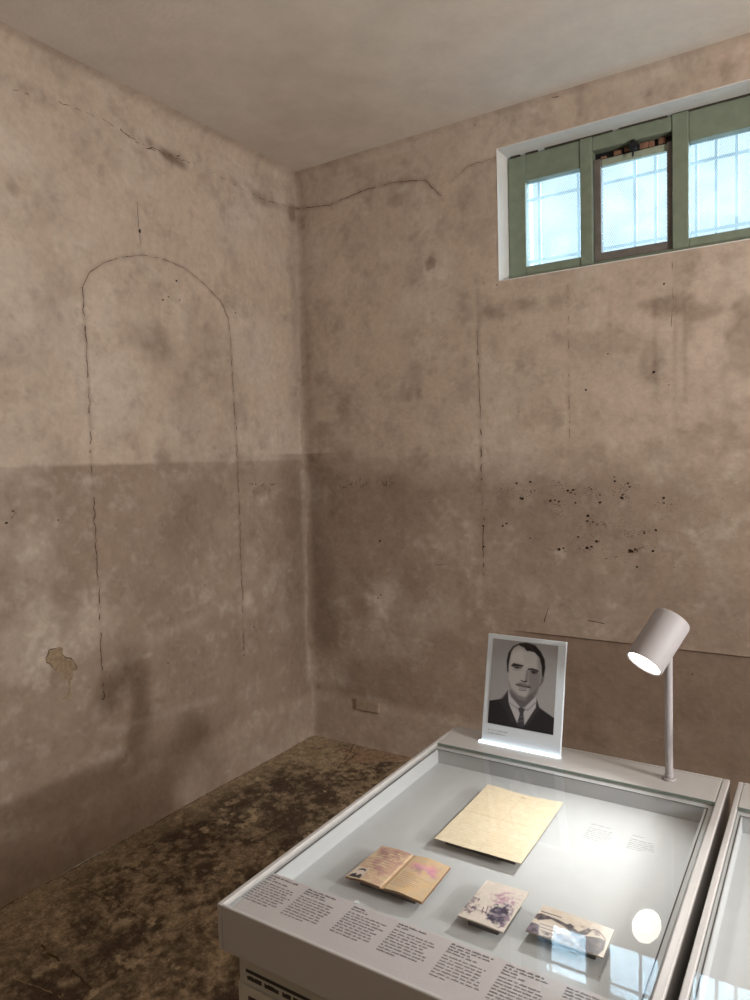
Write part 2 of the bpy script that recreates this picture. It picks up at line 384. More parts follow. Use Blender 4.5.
# ---------------------------------------------------------------- back wall with the high window
WX0, WX1, WZ0, WZ1 = 1.175, 2.325, 2.351, 2.938
def disp_back(u, z):
    d = 0.008*(fbm(u+7, z, 2.2, 15, 3)-0.5) + 0.003*(fbm(u, z, 14, 19, 3)-0.5)
    edge = 0.7245 + 0.004*(fbm(u, z*0, 6, 23, 3)-0.5)
    d = d - 0.014*sstep(1.18, 1.34, u)*(z < edge)
    near = np.clip(1-np.maximum(np.maximum(WX0-u, u-WX1), np.maximum(WZ0-z, z-WZ1))/0.03, 0, 1)
    d = d*(1-near)
    return d + cove(z) + corner_round(u) + plinth(u, z)
def wear_back(u, z):
    edge = z - 0.014*u*sstep(0.9, 2.2, u) + 0.008*(fbm(u, z, 20, 3, 3)-0.5)
    sh = 0.008+0.03*sstep(1.0, 1.6, u)
    tier = 0.30*(1-sstep(DADO-sh, DADO+sh, edge))
    dado = tier + 0.50*(1-sstep(1.38, 1.52, z+0.10*(fbm(u, z, 5, 122, 5)-0.5)))*(0.7+0.8*(fbm(u, z, 3.2, 121, 5)-0.4))
    D = 0.32*sstep(0.5, 0.8, fbm(u, z, 1.8, 140, 6, 0.6)) + 0.26*sstep(0.52, 0.8, fbm(u, z, 7, 141, 5, 0.6))
    P = 0.36*sstep(0.48, 0.75, fbm(u, z, 2.6, 160, 6, 0.6)) + 0.28*sstep(0.58, 0.8, fbm(u, z, 9, 161, 5, 0.65))
    D += 0.22*sstep(0.5, 0.78, fbm(u, z, 16, 143, 5, 0.7)); P += 0.20*sstep(0.55, 0.78, fbm(u, z, 18, 162, 5, 0.7))
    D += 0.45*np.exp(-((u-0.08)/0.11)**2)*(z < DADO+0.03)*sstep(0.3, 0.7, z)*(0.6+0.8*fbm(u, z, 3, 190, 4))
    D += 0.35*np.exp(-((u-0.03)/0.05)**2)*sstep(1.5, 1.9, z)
    
    low = 1-sstep(0.22, 0.28, z + 0.03*(fbm(u, z, 3, 191, 3)-0.5))
    dado = dado*(1-0.4*low); P += 0.10*low; D *= (1-0.4*low)
    # damp stains under the window
    for q, rx, ry, s in (((525,305),0.15,0.05,.5),((560,300),0.12,0.06,.3),((650,305),0.16,0.06,.6),((705,312),0.10,0.05,.5),((600,340),0.22,0.08,.25),((655,352),0.05,0.10,.25),((745,340),0.14,0.2,.45)):
        D += s*blob(u, z, on_back(*q), rx, ry, 0, 0.9, 192, 9)
    for x, y0, y1, s in ((568,285,440,.35),(675,250,420,.4),(655,300,400,.35),(685,300,400,.35),(610,300,360,.2),(640,500,600,.15),(590,470,620,.15)):
        a = on_back(x, y0); b = on_back(x, y1); d = seg_dist(u, z, [a, (a[0], b[1])]); D += s*np.exp(-(d/0.010)**2)*fbm(u*4, z*0.5, 8, 193, 3)
    D += 0.55*blob(u, z, on_back(430,262), 0.03, 0.045, 0, 0.8, 194, 25) + 0.25*blob(u, z, on_back(395,200), 0.05, 0.03, 0, .8, 195)
    D += 0.3*blob(u, z, on_back(412,385), 0.09, 0.10, 0, 1.0, 196, 14)
    P += 0.35*blob(u, z, on_back(405,385), 0.06, 0.05, 0, 1.0, 197, 20)
    ln = [on_back(*p) for p in ((297,209),(330,205),(365,190),(395,182),(425,180),(432,187),(440,195))]
    D += 0.35*np.exp(-(seg_dist(u, z, ln)/0.012)**2) + 0.3*np.exp(-(seg_dist(u, z, [on_back(450,182), on_back(468,166), on_back(497,158)])/0.012)**2)*0.7
    ln = [on_back(*p) for p in ((478,290),(480,400),(482,500),(484,575))]
    D += 0.25*np.exp(-(seg_dist(u, z, ln)/0.012)**2)
    D += 0.3*blob(u, z, on_back(560,510), 0.34, 0.17, 0, 0.9, 198, 6)
    P += 0.35*blob(u, z, on_back(390,590), 0.12, 0.10, 0, 1.0, 199, 8) + 0.3*blob(u, z, on_back(370,600), 0.05, 0.16, 0.6, 1.0, 200, 8)
    P += 0.4*np.exp(-(seg_dist(u, z, [on_back(330,600), on_back(372,598), on_back(392,625), on_back(388,668)])/0.018)**2)*sstep(0.4, 0.6, fbm(u, z, 8, 201, 4))
    # under the plaster ledge the older, browner coat
    under = sstep(1.15, 1.3, u)*(z < 0.726)
    dado = dado + 0.5*under; D += 0.30*under; P *= (1-0.7*under)
    near = np.maximum(np.maximum(WX0-u, u-WX1), np.maximum(WZ0-z, z-WZ1))
    return np.stack([D, P, dado, np.ones(u.shape)], -1)
def B3(u, z): return (u, -float(disp_back(np.array(u), np.array(z)))-0.0008, z)
mk = Marks(B3, 8)
mk.crack([on_back(*p) for p in ((297,209),(330,205),(365,190),(395,182),(425,180),(432,187),(441,196))], 0.0045, 0.003, 0.08)
mk.crack([on_back(*p) for p in ((452,182),(468,166),(497,157))], 0.003, 0.004, 0.2)
mk.crack([on_back(*p) for p in ((477,330),(478,345),(480,400),(481,430))], 0.004, 0.002, 0.15)
mk.crack([on_back(*p) for p in ((481,430),(482,480),(484,515),(483,550),(484,575))], 0.006, 0.005, 0.25)
mk.crack([on_back(*p) for p in ((672,262),(673,300),(671,330))], 0.003, 0.002, 0.1)
mk.crack([on_back(*p) for p in ((568,285),(569,360),(570,440))], 0.003, 0.002, 0.4)
mk.crack([on_back(*p) for p in ((528,105),(545,101),(560,99))], 0.003, 0.002, 0.1)
def rp(x, y): return on_back(480+x/3.409, 470+y/3.409)
for (x, y, r) in ((125,45,7),(172,40,6),(145,98,9),(138,95,6),(368,156,9),(366,174,7),(385,177,5),(410,110,7),(484,95,8),(487,85,5),(505,45,6),(510,58,5),(460,38,6),(458,24,4),(300,70,7),(318,68,7),(310,76,5),(380,65,4),(410,85,4),(365,265,10),(380,262,7),(398,243,7),(515,276,13),(530,270,6),(590,276,8),(270,270,9),(285,266,6),(90,182,6),(78,190,6),(625,95,7),(627,112,5),(600,205,6),(560,215,5),(172,232,4),(325,112,5),(10,190,5),(12,262,6),(536,330,6),(335,228,6),(268,108,6),(240,105,7),(255,103,5)):
    mk.pit(rp(x, y), r*0.0009+0.0010, r*0.0007+0.0008)
mk.scatter([rp(*p) for p in ((65,80),(85,65),(180,75),(270,45),(235,108),(265,125),(272,150),(390,75),(405,180),(420,185),(465,80),(500,50),(490,90),(560,210),(510,215),(315,70),(380,65),(625,115),(360,268),(400,245),(275,270),(540,275))], 300, 0.022, 0.0010, 0.0036, 2)
mk.scatter([on_back(*p) for p in ((560,490),(600,500),(520,500),(640,520),(590,545),(650,560),(720,490),(700,520))], 200, 0.10, 0.0010, 0.0030, 1)
mk.crack([rp(*p) for p in ((425,305),(470,295),(515,278),(560,262))], 0.004, 0.003, 0.2)
mk.crack([rp(*p) for p in ((550,195),(565,215),(590,208),(600,207))], 0.003, 0.004, 0.2)
mk.crack([rp(*p) for p in ((500,40),(512,55),(490,80),(483,100))], 0.003, 0.004, 0.2)
mk.crack([rp(*p) for p in ((385,177),(410,172),(432,190))], 0.004, 0.003, 0.2)
mk.crack([rp(*p) for p in ((210,275),(255,272),(288,266))], 0.003, 0.003, 0.2)
mk.scatter([on_back(*p) for p in ((343,487),(352,484),(362,486),(385,484),(393,483))], 90, 0.012, 0.0012, 0.0036, 2)
for p in ((356,485),(360,482),(366,486),(377,484),(386,486),(390,481)):
    a = on_back(*p); mk.crack([a, (a[0]+0.006, a[1]+0.022)], 0.0035, 0.001, 0.0)
for p, r in (((380,541),0.009),((381,595),0.006),((378,598),0.006),((430,502),0.004),((586,390),0.008),((654,372),0.010),((608,354),0.005),((664,284),0.006),((497,285),0.005),((484,283),0.004),((519,412),0.004),((476,126),0.004),((547,641),0.006),((669,385),0.004),((692,675),0.005),((346,603),0.003)):
    mk.pit(on_back(*p), r*0.8, r*0.75)
mk.crack([on_back(*p) for p in ((548,608),(546,614),(544,622))], 0.007, 0.002, 0.0)
mk.crack([on_back(*p) for p in ((588,620),(596,622),(604,624))], 0.006, 0.002, 0.1)
mk.crack([on_back(*p) for p in ((430,566),(446,564))], 0.003, 0.001, 0.1)
mk.crack([on_back(*p) for p in ((722,500),(730,490),(735,480))], 0.003, 0.003, 0.2)
U = axis(0, 2.45, 0.0068, 4.6, (WX0, WX1)); V = axis(0, H_CEIL, 0.0068, H_CEIL, (WZ0, WZ1))
V = np.array(sorted(set(V.tolist()) - {v for v in V if 0.718 < v < 0.731})) ; V = np.sort(np.concatenate([V, [0.7205, 0.7222, 0.7238, 0.7245, 0.7252, 0.7268, 0.729]]))
U = U[np.array([not (0 < abs(u-WX0) < 0.002 or 0 < abs(u-WX1) < 0.002) for u in U])]
wb = grid_mesh('wall_back', U, V, lambda u, z: np.stack([u, -disp_back(u, z), z], -1), wear_back, [M_PL, M_CRACK, M_PIT, M_OCHRE], mk.data(), hole=(WX0, WX1, WZ0, WZ1))
struct(wb, 'back wall of worn brown plaster below the high window')

# the rest of the room behind and beside the camera
m = MB(); m.box((4.6, -5.3, 0), (4.8, 0.3, 3.2)); o = m.build('wall_right', mat('plain_plaster', (178, 158, 138), 0.9, noise=0.08, nscale=3)); struct(o)
m = MB(); DX0, DX1 = 3.0, 3.95
m.box((-0.2, -5.4, 0), (DX0, -5.2, 3.2)); m.box((DX1, -5.4, 0), (4.8, -5.2, 3.2)); m.box((DX0, -5.4, 2.1), (DX1, -5.2, 3.2))
struct(m.build('wall_front', bpy.data.materials['plain_plaster']))
m = MB(); m.box((DX0+0.002, -5.36, 0.004), (DX1-0.002, -5.30, 2.098)); d = m.build('door_1', mat('green_door_paint', (96, 112, 92), 0.5), bevel=0.003); struct(d)
m = MB(); m.bar((DX0+0.1, -5.30, 1.0), (DX0+0.1, -5.25, 1.0), 0.009); m.bar((DX0+0.1, -5.255, 1.0), (DX0+0.21, -5.255, 1.0), 0.009)
m.build('door_handle', mat('door_handle_steel', (150, 150, 150), 0.3, 1.0), d)

# ---------------------------------------------------------------- ceiling
def ceil_wear(u, v):
    D = 0.25*sstep(0.5, 0.8, fbm(u, v, 1.5, 300, 5)) + 0.3*np.exp(-(u/0.12)**2) + 0.3*np.exp(-(v/0.06)**2)*sstep(0.4, 0.7, fbm(u, v, 5, 302, 4))
    P = 0.4*sstep(0.5, 0.7, fbm(u, v, 1.2, 301, 5))
    return np.stack([D*0.6, P, 0*u, 0*u+1], -1)
Uc = np.linspace(0.0, 4.7, 140); Vc = np.linspace(0.0, 5.3, 160)
c = grid_mesh('ceiling', Uc, Vc, lambda u, v: np.stack([u-0.02, -v+0.02, H_CEIL+0.006*(fbm(u, v, 1.2, 303, 3)-0.5)*sstep(0, 0.3, np.minimum(u, v))], -1), ceil_wear, [M_CEIL])
struct(c, 'pale plaster ceiling')

# ---------------------------------------------------------------- floor
def floor_mat():
    m = bpy.data.materials.new('stained_floor'); m.use_nodes = True
    nt = m.node_tree; L = nt.links; b = nt.nodes['Principled BSDF']; b.inputs['Roughness'].default_value = 0.75; b.inputs['Specular IOR Level'].default_value = 0.3
    a = nt.nodes.new('ShaderNodeAttribute'); a.attribute_name = 'wear'; sp = nt.nodes.new('ShaderNodeSeparateColor'); L.new(a.outputs['Color'], sp.inputs[0])
    def mix(fac, c1, c2):
        x = nt.nodes.new('ShaderNodeMix'); x.data_type = 'RGBA'; L.new(fac, x.inputs[0])
        for s, c in ((x.inputs[6], c1), (x.inputs[7], c2)):
            if isinstance(c, tuple): s.default_value = c
            else: L.new(c, s)
        return x.outputs[2]
    c = mix(sp.outputs[0], rgba((164, 146, 120)), rgba((78, 64, 51)))
    c = mix(sp.outputs[1], c, rgba((176, 158, 130)))
    c = mix(sp.outputs[2], c, rgba((150, 124, 102)))
    tc = nt.nodes.new('ShaderNodeTexCoord'); n = nt.nodes.new('ShaderNodeTexNoise'); n.inputs['Scale'].default_value = 28; n.inputs['Detail'].default_value = 9; n.inputs['Roughness'].default_value = 0.65
    L.new(tc.outputs['Object'], n.inputs['Vector'])
    r = nt.nodes.new('ShaderNodeMapRange'); r.inputs[1].default_value = 0.32; r.inputs[2].default_value = 0.7; r.inputs[3].default_value = 0.6; r.inputs[4].default_value = 1.35; L.new(n.outputs['Fac'], r.inputs[0])
    n3 = nt.nodes.new('ShaderNodeTexNoise'); n3.inputs['Scale'].default_value = 95; n3.inputs['Detail'].default_value = 8; n3.inputs['Roughness'].default_value = 0.7; L.new(tc.outputs['Object'], n3.inputs['Vector'])
    r3 = nt.nodes.new('ShaderNodeMapRange'); r3.inputs[1].default_value = 0.35; r3.inputs[2].default_value = 0.68; r3.inputs[3].default_value = 0.65; r3.inputs[4].default_value = 1.5; L.new(n3.outputs['Fac'], r3.inputs[0])
    mu = nt.nodes.new('ShaderNodeMath'); mu.operation = 'MULTIPLY'; L.new(r.outputs[0], mu.inputs[0]); L.new(r3.outputs[0], mu.inputs[1])
    v = nt.nodes.new('ShaderNodeVectorMath'); v.operation = 'SCALE'; L.new(c, v.inputs[0]); L.new(mu.outputs[0], v.inputs['Scale']); L.new(v.outputs[0], b.inputs['Base Color'])
    bp = nt.nodes.new('ShaderNodeBump'); bp.inputs['Strength'].default_value = 0.6; bp.inputs['Distance'].default_value = 0.005; L.new(n.outputs['Fac'], bp.inputs['Height']); L.new(bp.outputs[0], b.inputs['Normal'])
    return m
def fl(px, py): x, y = on_level(px, py, 0); return (x, -y)
def floor_h(u, v): return 0.004*(fbm(u, v, 5, 400, 4)-0.5)
FAR = [fl(*p) for p in ((343,750),(356,738),(415,748),(425,757),(385,762),(345,764))]
def floor_wear(u, v):
    n = fbm(u, v, 3.6, 410, 7, 0.68); n2 = fbm(u, v*0.8, 13, 411, 6, 0.7)
    D = sstep(0.40, 0.60, n*0.36+n2*0.34+0.30*fbm(u, v, 42, 417, 4, 0.7))
    D *= 0.30+0.70*sstep(0.02, 0.20, u)                       # dusty strip along the left wall
    D *= 1-0.45*blob(u, v, fl(10,930), 0.28, 0.30, 0, 0.6, 412, 6)
    D += 0.35*blob(u, v, fl(260,830), 0.35, 0.8, 0.25, 0.5, 413, 5)
    D *= 1-0.5*blob(u, v, (0.12, 0.12), 0.2, 0.2, 0, 0.6, 419, 6)
    c = fbm(u, v, 17, 414, 3); c2 = fbm(u*1.0, v, 40, 415, 3)
    P = 0.75*sstep(0.68, 0.72, c*0.65+c2*0.35+0.02) + 0.25*sstep(0.60, 0.72, fbm(u, v, 7, 416, 5, 0.6))
    FL = poly_mask(u, v, FAR, 0.012)*0.8
    D *= (1-0.8*FL)
    return np.stack([D, P, FL, 0*u+1], -1)
mk = Marks(lambda u, v: (u, -v, float(floor_h(np.array(u), np.array(v)))+0.0012), 12)
mk.crack([fl(*p) for p in ((38,940),(52,955),(64,965),(80,978),(92,990))], 0.012, 0.006, 0.1)
mk.crack([fl(*p) for p in ((62,877),(100,897),(128,912),(152,926))], 0.004, 0.002, 0.05)
mk.crack([fl(*p) for p in ((345,764),(356,754),(343,748))], 0.010, 0.004, 0.1)
mk.crack([fl(*p) for p in ((356,740),(350,752),(340,765))], 0.008, 0.004, 0.1)
mk.crack([(0.012, 0.05+0.1*i) for i in range(20)], 0.006, 0.006, 0.25)
mk.m = [1]*len(mk.m)
o2 = mk.to3d
mk.crack([fl(*p) for p in ((60,875),(98,893),(126,908),(150,922))], 0.005, 0.002, 0.02, mi=2)
mk.crack([fl(*p) for p in ((12,978),(40,988),(62,998))], 0.006, 0.004, 0.1, mi=2)
U = axis(-0.02, 1.75, 0.0075, 4.7); V = axis(-0.02, 2.75, 0.0075, 5.3)
f = grid_mesh('floor', U, V, lambda u, v: np.stack([u, -v, floor_h(u, v)], -1), floor_wear, [floor_mat(), M_CRACK, mat('pale_mortar', (150, 128, 98), 0.9)], mk.data())
struct(f, 'dark stained concrete floor with pale chips')

# ---------------------------------------------------------------- window
M_GREEN = mat('sage_green_paint', (120, 130, 112), 0.5, noise=0.10, nscale=25, bump=0.4, bscale=80)
M_DARKSASH = mat('weathered_brown_sash', (104, 98, 92), 0.6, noise=0.2, nscale=20, bump=0.4, bscale=60)
M_BRICK = mat('brick_rubble', (128, 94, 74), 0.9, noise=0.3, nscale=30)
M_IRON_GAP = mat('black_iron_and_gap', (30, 30, 36), 0.5, 0.3)
M_BAR = mat('grey_outer_bars', (214, 222, 228), 0.6)
M_WIRE = mat('galvanised_wire', (150, 164, 176), 0.5, 0.2)
def pane_mat():
    m = bpy.data.materials.new('obscured_glass'); m.use_nodes = True
    nt = m.node_tree; nt.nodes.clear(); L = nt.links
    out = nt.nodes.new('ShaderNodeOutputMaterial')
    tr = nt.nodes.new('ShaderNodeBsdfTransparent'); tr.inputs[0].default_value = (0.93, 0.97, 1, 1)
    tl = nt.nodes.new('ShaderNodeBsdfTranslucent'); tl.inputs[0].default_value = (0.88, 0.95, 1, 1)
    gl = nt.nodes.new('ShaderNodeBsdfGlossy'); gl.inputs['Roughness'].default_value = 0.15
    mx = nt.nodes.new('ShaderNodeMixShader')
    tc = nt.nodes.new('ShaderNodeTexCoord'); n = nt.nodes.new('ShaderNodeTexNoise'); n.inputs['Scale'].default_value = 9; n.inputs['Detail'].default_value = 5
    L.new(tc.outputs['Object'], n.inputs[0])
    r = nt.nodes.new('ShaderNodeMapRange'); r.inputs[1].default_value = 0.35; r.inputs[2].default_value = 0.65; r.inputs[3].default_value = 0.04; r.inputs[4].default_value = 0.14
    L.new(n.outputs['Fac'], r.inputs[0]); L.new(r.outputs[0], mx.inputs[0]); L.new(tr.outputs[0], mx.inputs[1]); L.new(tl.outputs[0], mx.inputs[2])
    m2 = nt.nodes.new('ShaderNodeMixShader'); m2.inputs[0].default_value = 0.04; L.new(mx.outputs[0], m2.inputs[1]); L.new(gl.outputs[0], m2.inputs[2])
    L.new(m2.outputs[0], out.inputs[0]); return m
M_PANE = pane_mat()
# deep white reveal
FY = 0.115                      # inner face of the frame
m = MB(); T = 0.005
m.box((WX0-T, -0.003, WZ0-T), (WX0, 0.46, WZ1+T)); m.box((WX1, -0.003, WZ0-T), (WX1+T, 0.46, WZ1+T))
m.box((WX0, -0.003, WZ1), (WX1, 0.46, WZ1+T)); m.box((WX0, -0.003, WZ0-T), (WX1, 0.46, WZ0))
struct(m.build('trim_1', M_WHITE, bevel=0.004), 'white limewashed reveal of the high window')
m = MB()   # masonry around the opening, outside the room skin
m.box((-0.25, 0.05, 0), (WX0-T, 0.46, 3.3)); m.box((WX1+T, 0.05, 0), (4.8, 0.46, 3.3)); m.box((WX0-T, 0.05, WZ1+T), (WX1+T, 0.46, 3.3)); m.box((WX0-T, 0.05, 0), (WX1+T, 0.46, WZ0-T))
struct(m.build('wall_outer', mat('outer_masonry', (150, 140, 128), 0.9)))
win = bpy.data.objects.new('window_1', None); COL.objects.link(win); win.location = (WX0, FY, WZ0); bpy.context.view_layer.update()
struct(win, 'high three-pane window with sage green wooden frame')
XS = [(1.262, 1.517), (1.570, 1.901), (1.964, 2.225)]
m = MB(); y0, y1 = FY, FY+0.055
GZ0, GZ1 = 2.424, 2.812
m.box((WX0+0.004, y0, WZ0+0.001), (1.262, y1, WZ1-0.006)); m.box((2.225, y0, WZ0+0.001), (WX1-0.001, y1, WZ1-0.001))
m.box((1.262, y0, GZ1), (1.517, y1, WZ1-0.007)); m.box((1.964, y0, GZ1), (2.225, y1, WZ1-0.002))
m.box((1.262, y0, WZ0+0.001), (1.517, y1, GZ0)); m.box((1.964, y0, WZ0+0.001), (2.225, y1, GZ0))
m.build('window_frame', M_GREEN, win, bevel=0.004)
m = MB(); m.box((1.517, y0-0.006, WZ0+0.001), (1.571, y1, WZ1-0.006)); m.box((1.901, y0-0.006, WZ0+0.001), (1.964, y1, WZ1-0.003))
m.box((1.571, y0, 2.872), (1.901, y1, WZ1-0.004)); m.box((1.571, y0, WZ0+0.001), (1.901, y1, 2.392))
m.build('mullion', M_GREEN, win, bevel=0.004)
# dark opening sash in the middle, set a little deeper
sx0, sx1, sz0, sz1 = 1.573, 1.899, 2.394, 2.835
m = MB(); ys, ye = FY+0.012, FY+0.055
m.box((sx0, ys, sz0), (sx0+0.031, ye, sz1)); m.box((sx1-0.022, ys, sz0), (sx1, ye, sz1)); m.box((sx0+0.031, ys, sz0), (sx1-0.022, ye, sz0+0.036))
sash = m.build('casement_sash', M_DARKSASH, win, bevel=0.003)
m = MB(); m.box((sx0+0.031, ys+0.012, 2.806), (sx1-0.022, ye, sz1)); m.build('sash_top_rail', mat('faded_green_rail', (150, 158, 140), 0.6, noise=0.15, nscale=30), win, bevel=0.003)
m = MB(); rr = random.Random(5); x = WX0+0.02
while x < WX1-0.02:
    l = rr.uniform(0.02, 0.06); h = rr.uniform(0.002, 0.006); m.box((x, FY-0.0035, WZ1-0.006-h*0.5), (x+l, FY+0.01, WZ1-0.0005)); x += l*rr.choice((1, 1, 1.6))
m.build('gap_shadow', mat('gap_shadow_dark', (58, 52, 44), 0.9), win)  # dark strips stand in for the shade in the crack above the frame
# broken strip above the sash: black board standing in for the gap's darkness, brick crumbs
m = MB(); m.box((1.571, y1-0.004, sz1-0.002), (1.901, y1+0.01, 2.874)); m.build('gap_dark_board', M_IRON_GAP, win)
m = MB()
rr = random.Random(3)
for x0, x1, z0, z1 in ((1.655, 1.690, 2.842, 2.862), (1.700, 1.728, 2.846, 2.866), (1.762, 1.800, 2.842, 2.868), (1.800, 1.822, 2.840, 2.866), (1.838, 1.868, 2.842, 2.870), (1.60, 1.625, 2.84, 2.852)):
    m.box((x0, y1-0.022, z0), (x1, y1-0.003, z1), M=Matrix.Translation((rr.uniform(-.002, .002), 0, 0)))
m.build('brick_crumb', M_BRICK, win, bevel=0.004)
m = MB(); m.box((1.728, ys-0.018, 2.836), (1.762, ys+0.02, 2.862)); m.bar((1.738, ys-0.02, 2.868), (1.754, ys-0.02, 2.868), 0.006); m.bar((1.745, ys-0.016, 2.84), (1.745, ys-0.022, 2.802), 0.0045)
m.box((1.722, ys-0.010, 2.846), (1.768, ys+0.01, 2.856)); m.build('window_latch', M_IRON_GAP, win, bevel=0.002)
panes = [(1.262, 1.517, GZ0, GZ1, FY+0.032), (sx0+0.031, sx1-0.022, sz0+0.036, 2.806, FY+0.035), (1.964, 2.225, GZ0, GZ1, FY+0.032)]
for i, (a, b, z0, z1, y) in enumerate(panes):
    m = MB(); m.box((a+0.0005, y, z0+0.0005), (b-0.0005, y+0.004, z1-0.0005)); g = m.build('window_pane', M_PANE, win)
    # expanded metal mesh right behind each pane
    m = MB(); px, pz = 0.018, 0.0165; n = int((b-a)/(px/2)); yy = y+0.010; w = 0.0010
    rows = int((z1-z0)/pz)+2
    for r in range(rows):
        for ph in (0, 1):
            for q in range(n+1):
                xa = a+q*px/2; xb = xa+px/2
                if xb > b: xb = b
                up = (q+ph) % 2; za = z0+r*pz+(0 if up else pz)-pz/2; zb = z0+r*pz+(pz if up else 0)-pz/2
                if min(za, zb) < z0-0.004 or max(za, zb) > z1+0.004: continue
                m.add([(xa, yy, za-w), (xb, yy, zb-w), (xb, yy, zb+w), (xa, yy, za+w), (xa, yy+0.0015, za-w), (xb, yy+0.0015, zb-w), (xb, yy+0.0015, zb+w), (xa, yy+0.0015, za+w)],
                      [(0,1,2,3), (7,6,5,4), (3,2,6,7), (0,4,5,1)])
    m.build('wire_mesh', M_WIRE, win)
# outer grille seen softly through the glass
grille = MB(); gy = 0.36
for x in (1.235, 1.43, 1.52, 1.69, 1.78, 1.95, 2.03, 2.11, 2.22): grille.box((x, gy, WZ0+0.002), (x+0.013, gy+0.015, WZ1-0.002))
for z in (2.455, 2.50, 2.80): grille.box((WX0+0.002, gy-0.006, z), (WX1-0.002, gy, z+0.014))
grille.build('outer_grille', M_BAR, win)

# ---------------------------------------------------------------- painted-over socket plate on the plinth
m = MB(); a = on_back(357, 697); b = on_back(383, 713)
sock = thing('socket_plate', 'small double socket plate painted over in wall colour low on the back wall', 'socket', (0.39, -0.016, 0.23))
M_SOCK = mat('overpainted_plastic', (160, 143, 126), 0.7, noise=0.06, nscale=40)
m.box((0.315, -0.0275, 0.204), (0.465, -0.006, 0.262)); m.build('plate', M_SOCK, sock, bevel=0.005)
for xx in (0.352, 0.428):
    m = MB(); m.box((xx-0.030, -0.0292, 0.210), (xx+0.030, -0.027, 0.256)); m.build('cover', M_SOCK, sock, bevel=0.001)

# ---------------------------------------------------------------- display cases
ZT = 0.85
M_CASE = mat('light_grey_powder_coat', (174, 172, 171), 0.42, noise=0.015, nscale=60, bump=0.12, bscale=900)
M_CASE2 = mat('case_interior_grey', (176, 179, 182), 0.6, noise=0.02, nscale=30)
M_SEAM = mat('black_seam', (40, 40, 42), 0.7)
M_BODY = mat('case_body_grey', (176, 176, 168), 0.5)
M_INK = mat('caption_ink', (130, 122, 124), 0.8)
M_INKB = mat('caption_ink_bold', (108, 102, 104), 0.8)
M_INKP = mat('faint_caption_ink', (160, 162, 163), 0.8)
M_EDGE = mat('polished_glass_edge', (116, 134, 128), 0.25)
def glass_mat():
    m = bpy.data.materials.new('clear_lid_glass'); m.use_nodes = True
    nt = m.node_tree; nt.nodes.clear(); L = nt.links
    out = nt.nodes.new('ShaderNodeOutputMaterial'); tr = nt.nodes.new('ShaderNodeBsdfTransparent'); tr.inputs[0].default_value = (0.985, 0.99, 0.988, 1)
    gl = nt.nodes.new('ShaderNodeBsdfGlossy'); gl.inputs['Roughness'].default_value = 0.012
    fr = nt.nodes.new('ShaderNodeFresnel'); fr.inputs[0].default_value = 1.5
    mx = nt.nodes.new('ShaderNodeMixShader')
    ge = nt.nodes.new('ShaderNodeNewGeometry'); sb = nt.nodes.new('ShaderNodeMath'); sb.operation = 'SUBTRACT'; sb.inputs[0].default_value = 1.0; L.new(ge.outputs['Backfacing'], sb.inputs[1])
    ml = nt.nodes.new('ShaderNodeMath'); ml.operation = 'MULTIPLY'; L.new(fr.outputs[0], ml.inputs[0]); L.new(sb.outputs[0], ml.inputs[1])
    L.new(ml.outputs[0], mx.inputs[0]); L.new(tr.outputs[0], mx.inputs[1]); L.new(gl.outputs[0], mx.inputs[2]); L.new(mx.outputs[0], out.inputs[0]); return m
M_GLASS = glass_mat()

def words(m, x0, y0, w, rows, pitch, h, z, seed, ragged=True, thick=0.0003, mi=0, sizes=(0.004, 0.014)):
    r = random.Random(seed)
    for k in range(rows):
        y = y0-k*pitch; x = x0; lim = x0+w*(r.uniform(0.82, 1.0) if ragged else 1.0)
        if k == rows-1: lim = x0+w*r.uniform(0.3, 0.8)
        while x < lim-0.003:
            l = min(r.uniform(*sizes), lim-x)
            # each word is broken into letter-like ticks of varied height
            q = x
            while q < x+l-0.0006:
                lw = r.uniform(0.0007, 0.0012); hh = h*r.choice((0.75, 0.75, 1.0, 1.15)); m.box((q, y-h, z), (q+lw, y-h+hh, z+thick), mi); q += lw+0.00045
            x += l+0.0022
    return m

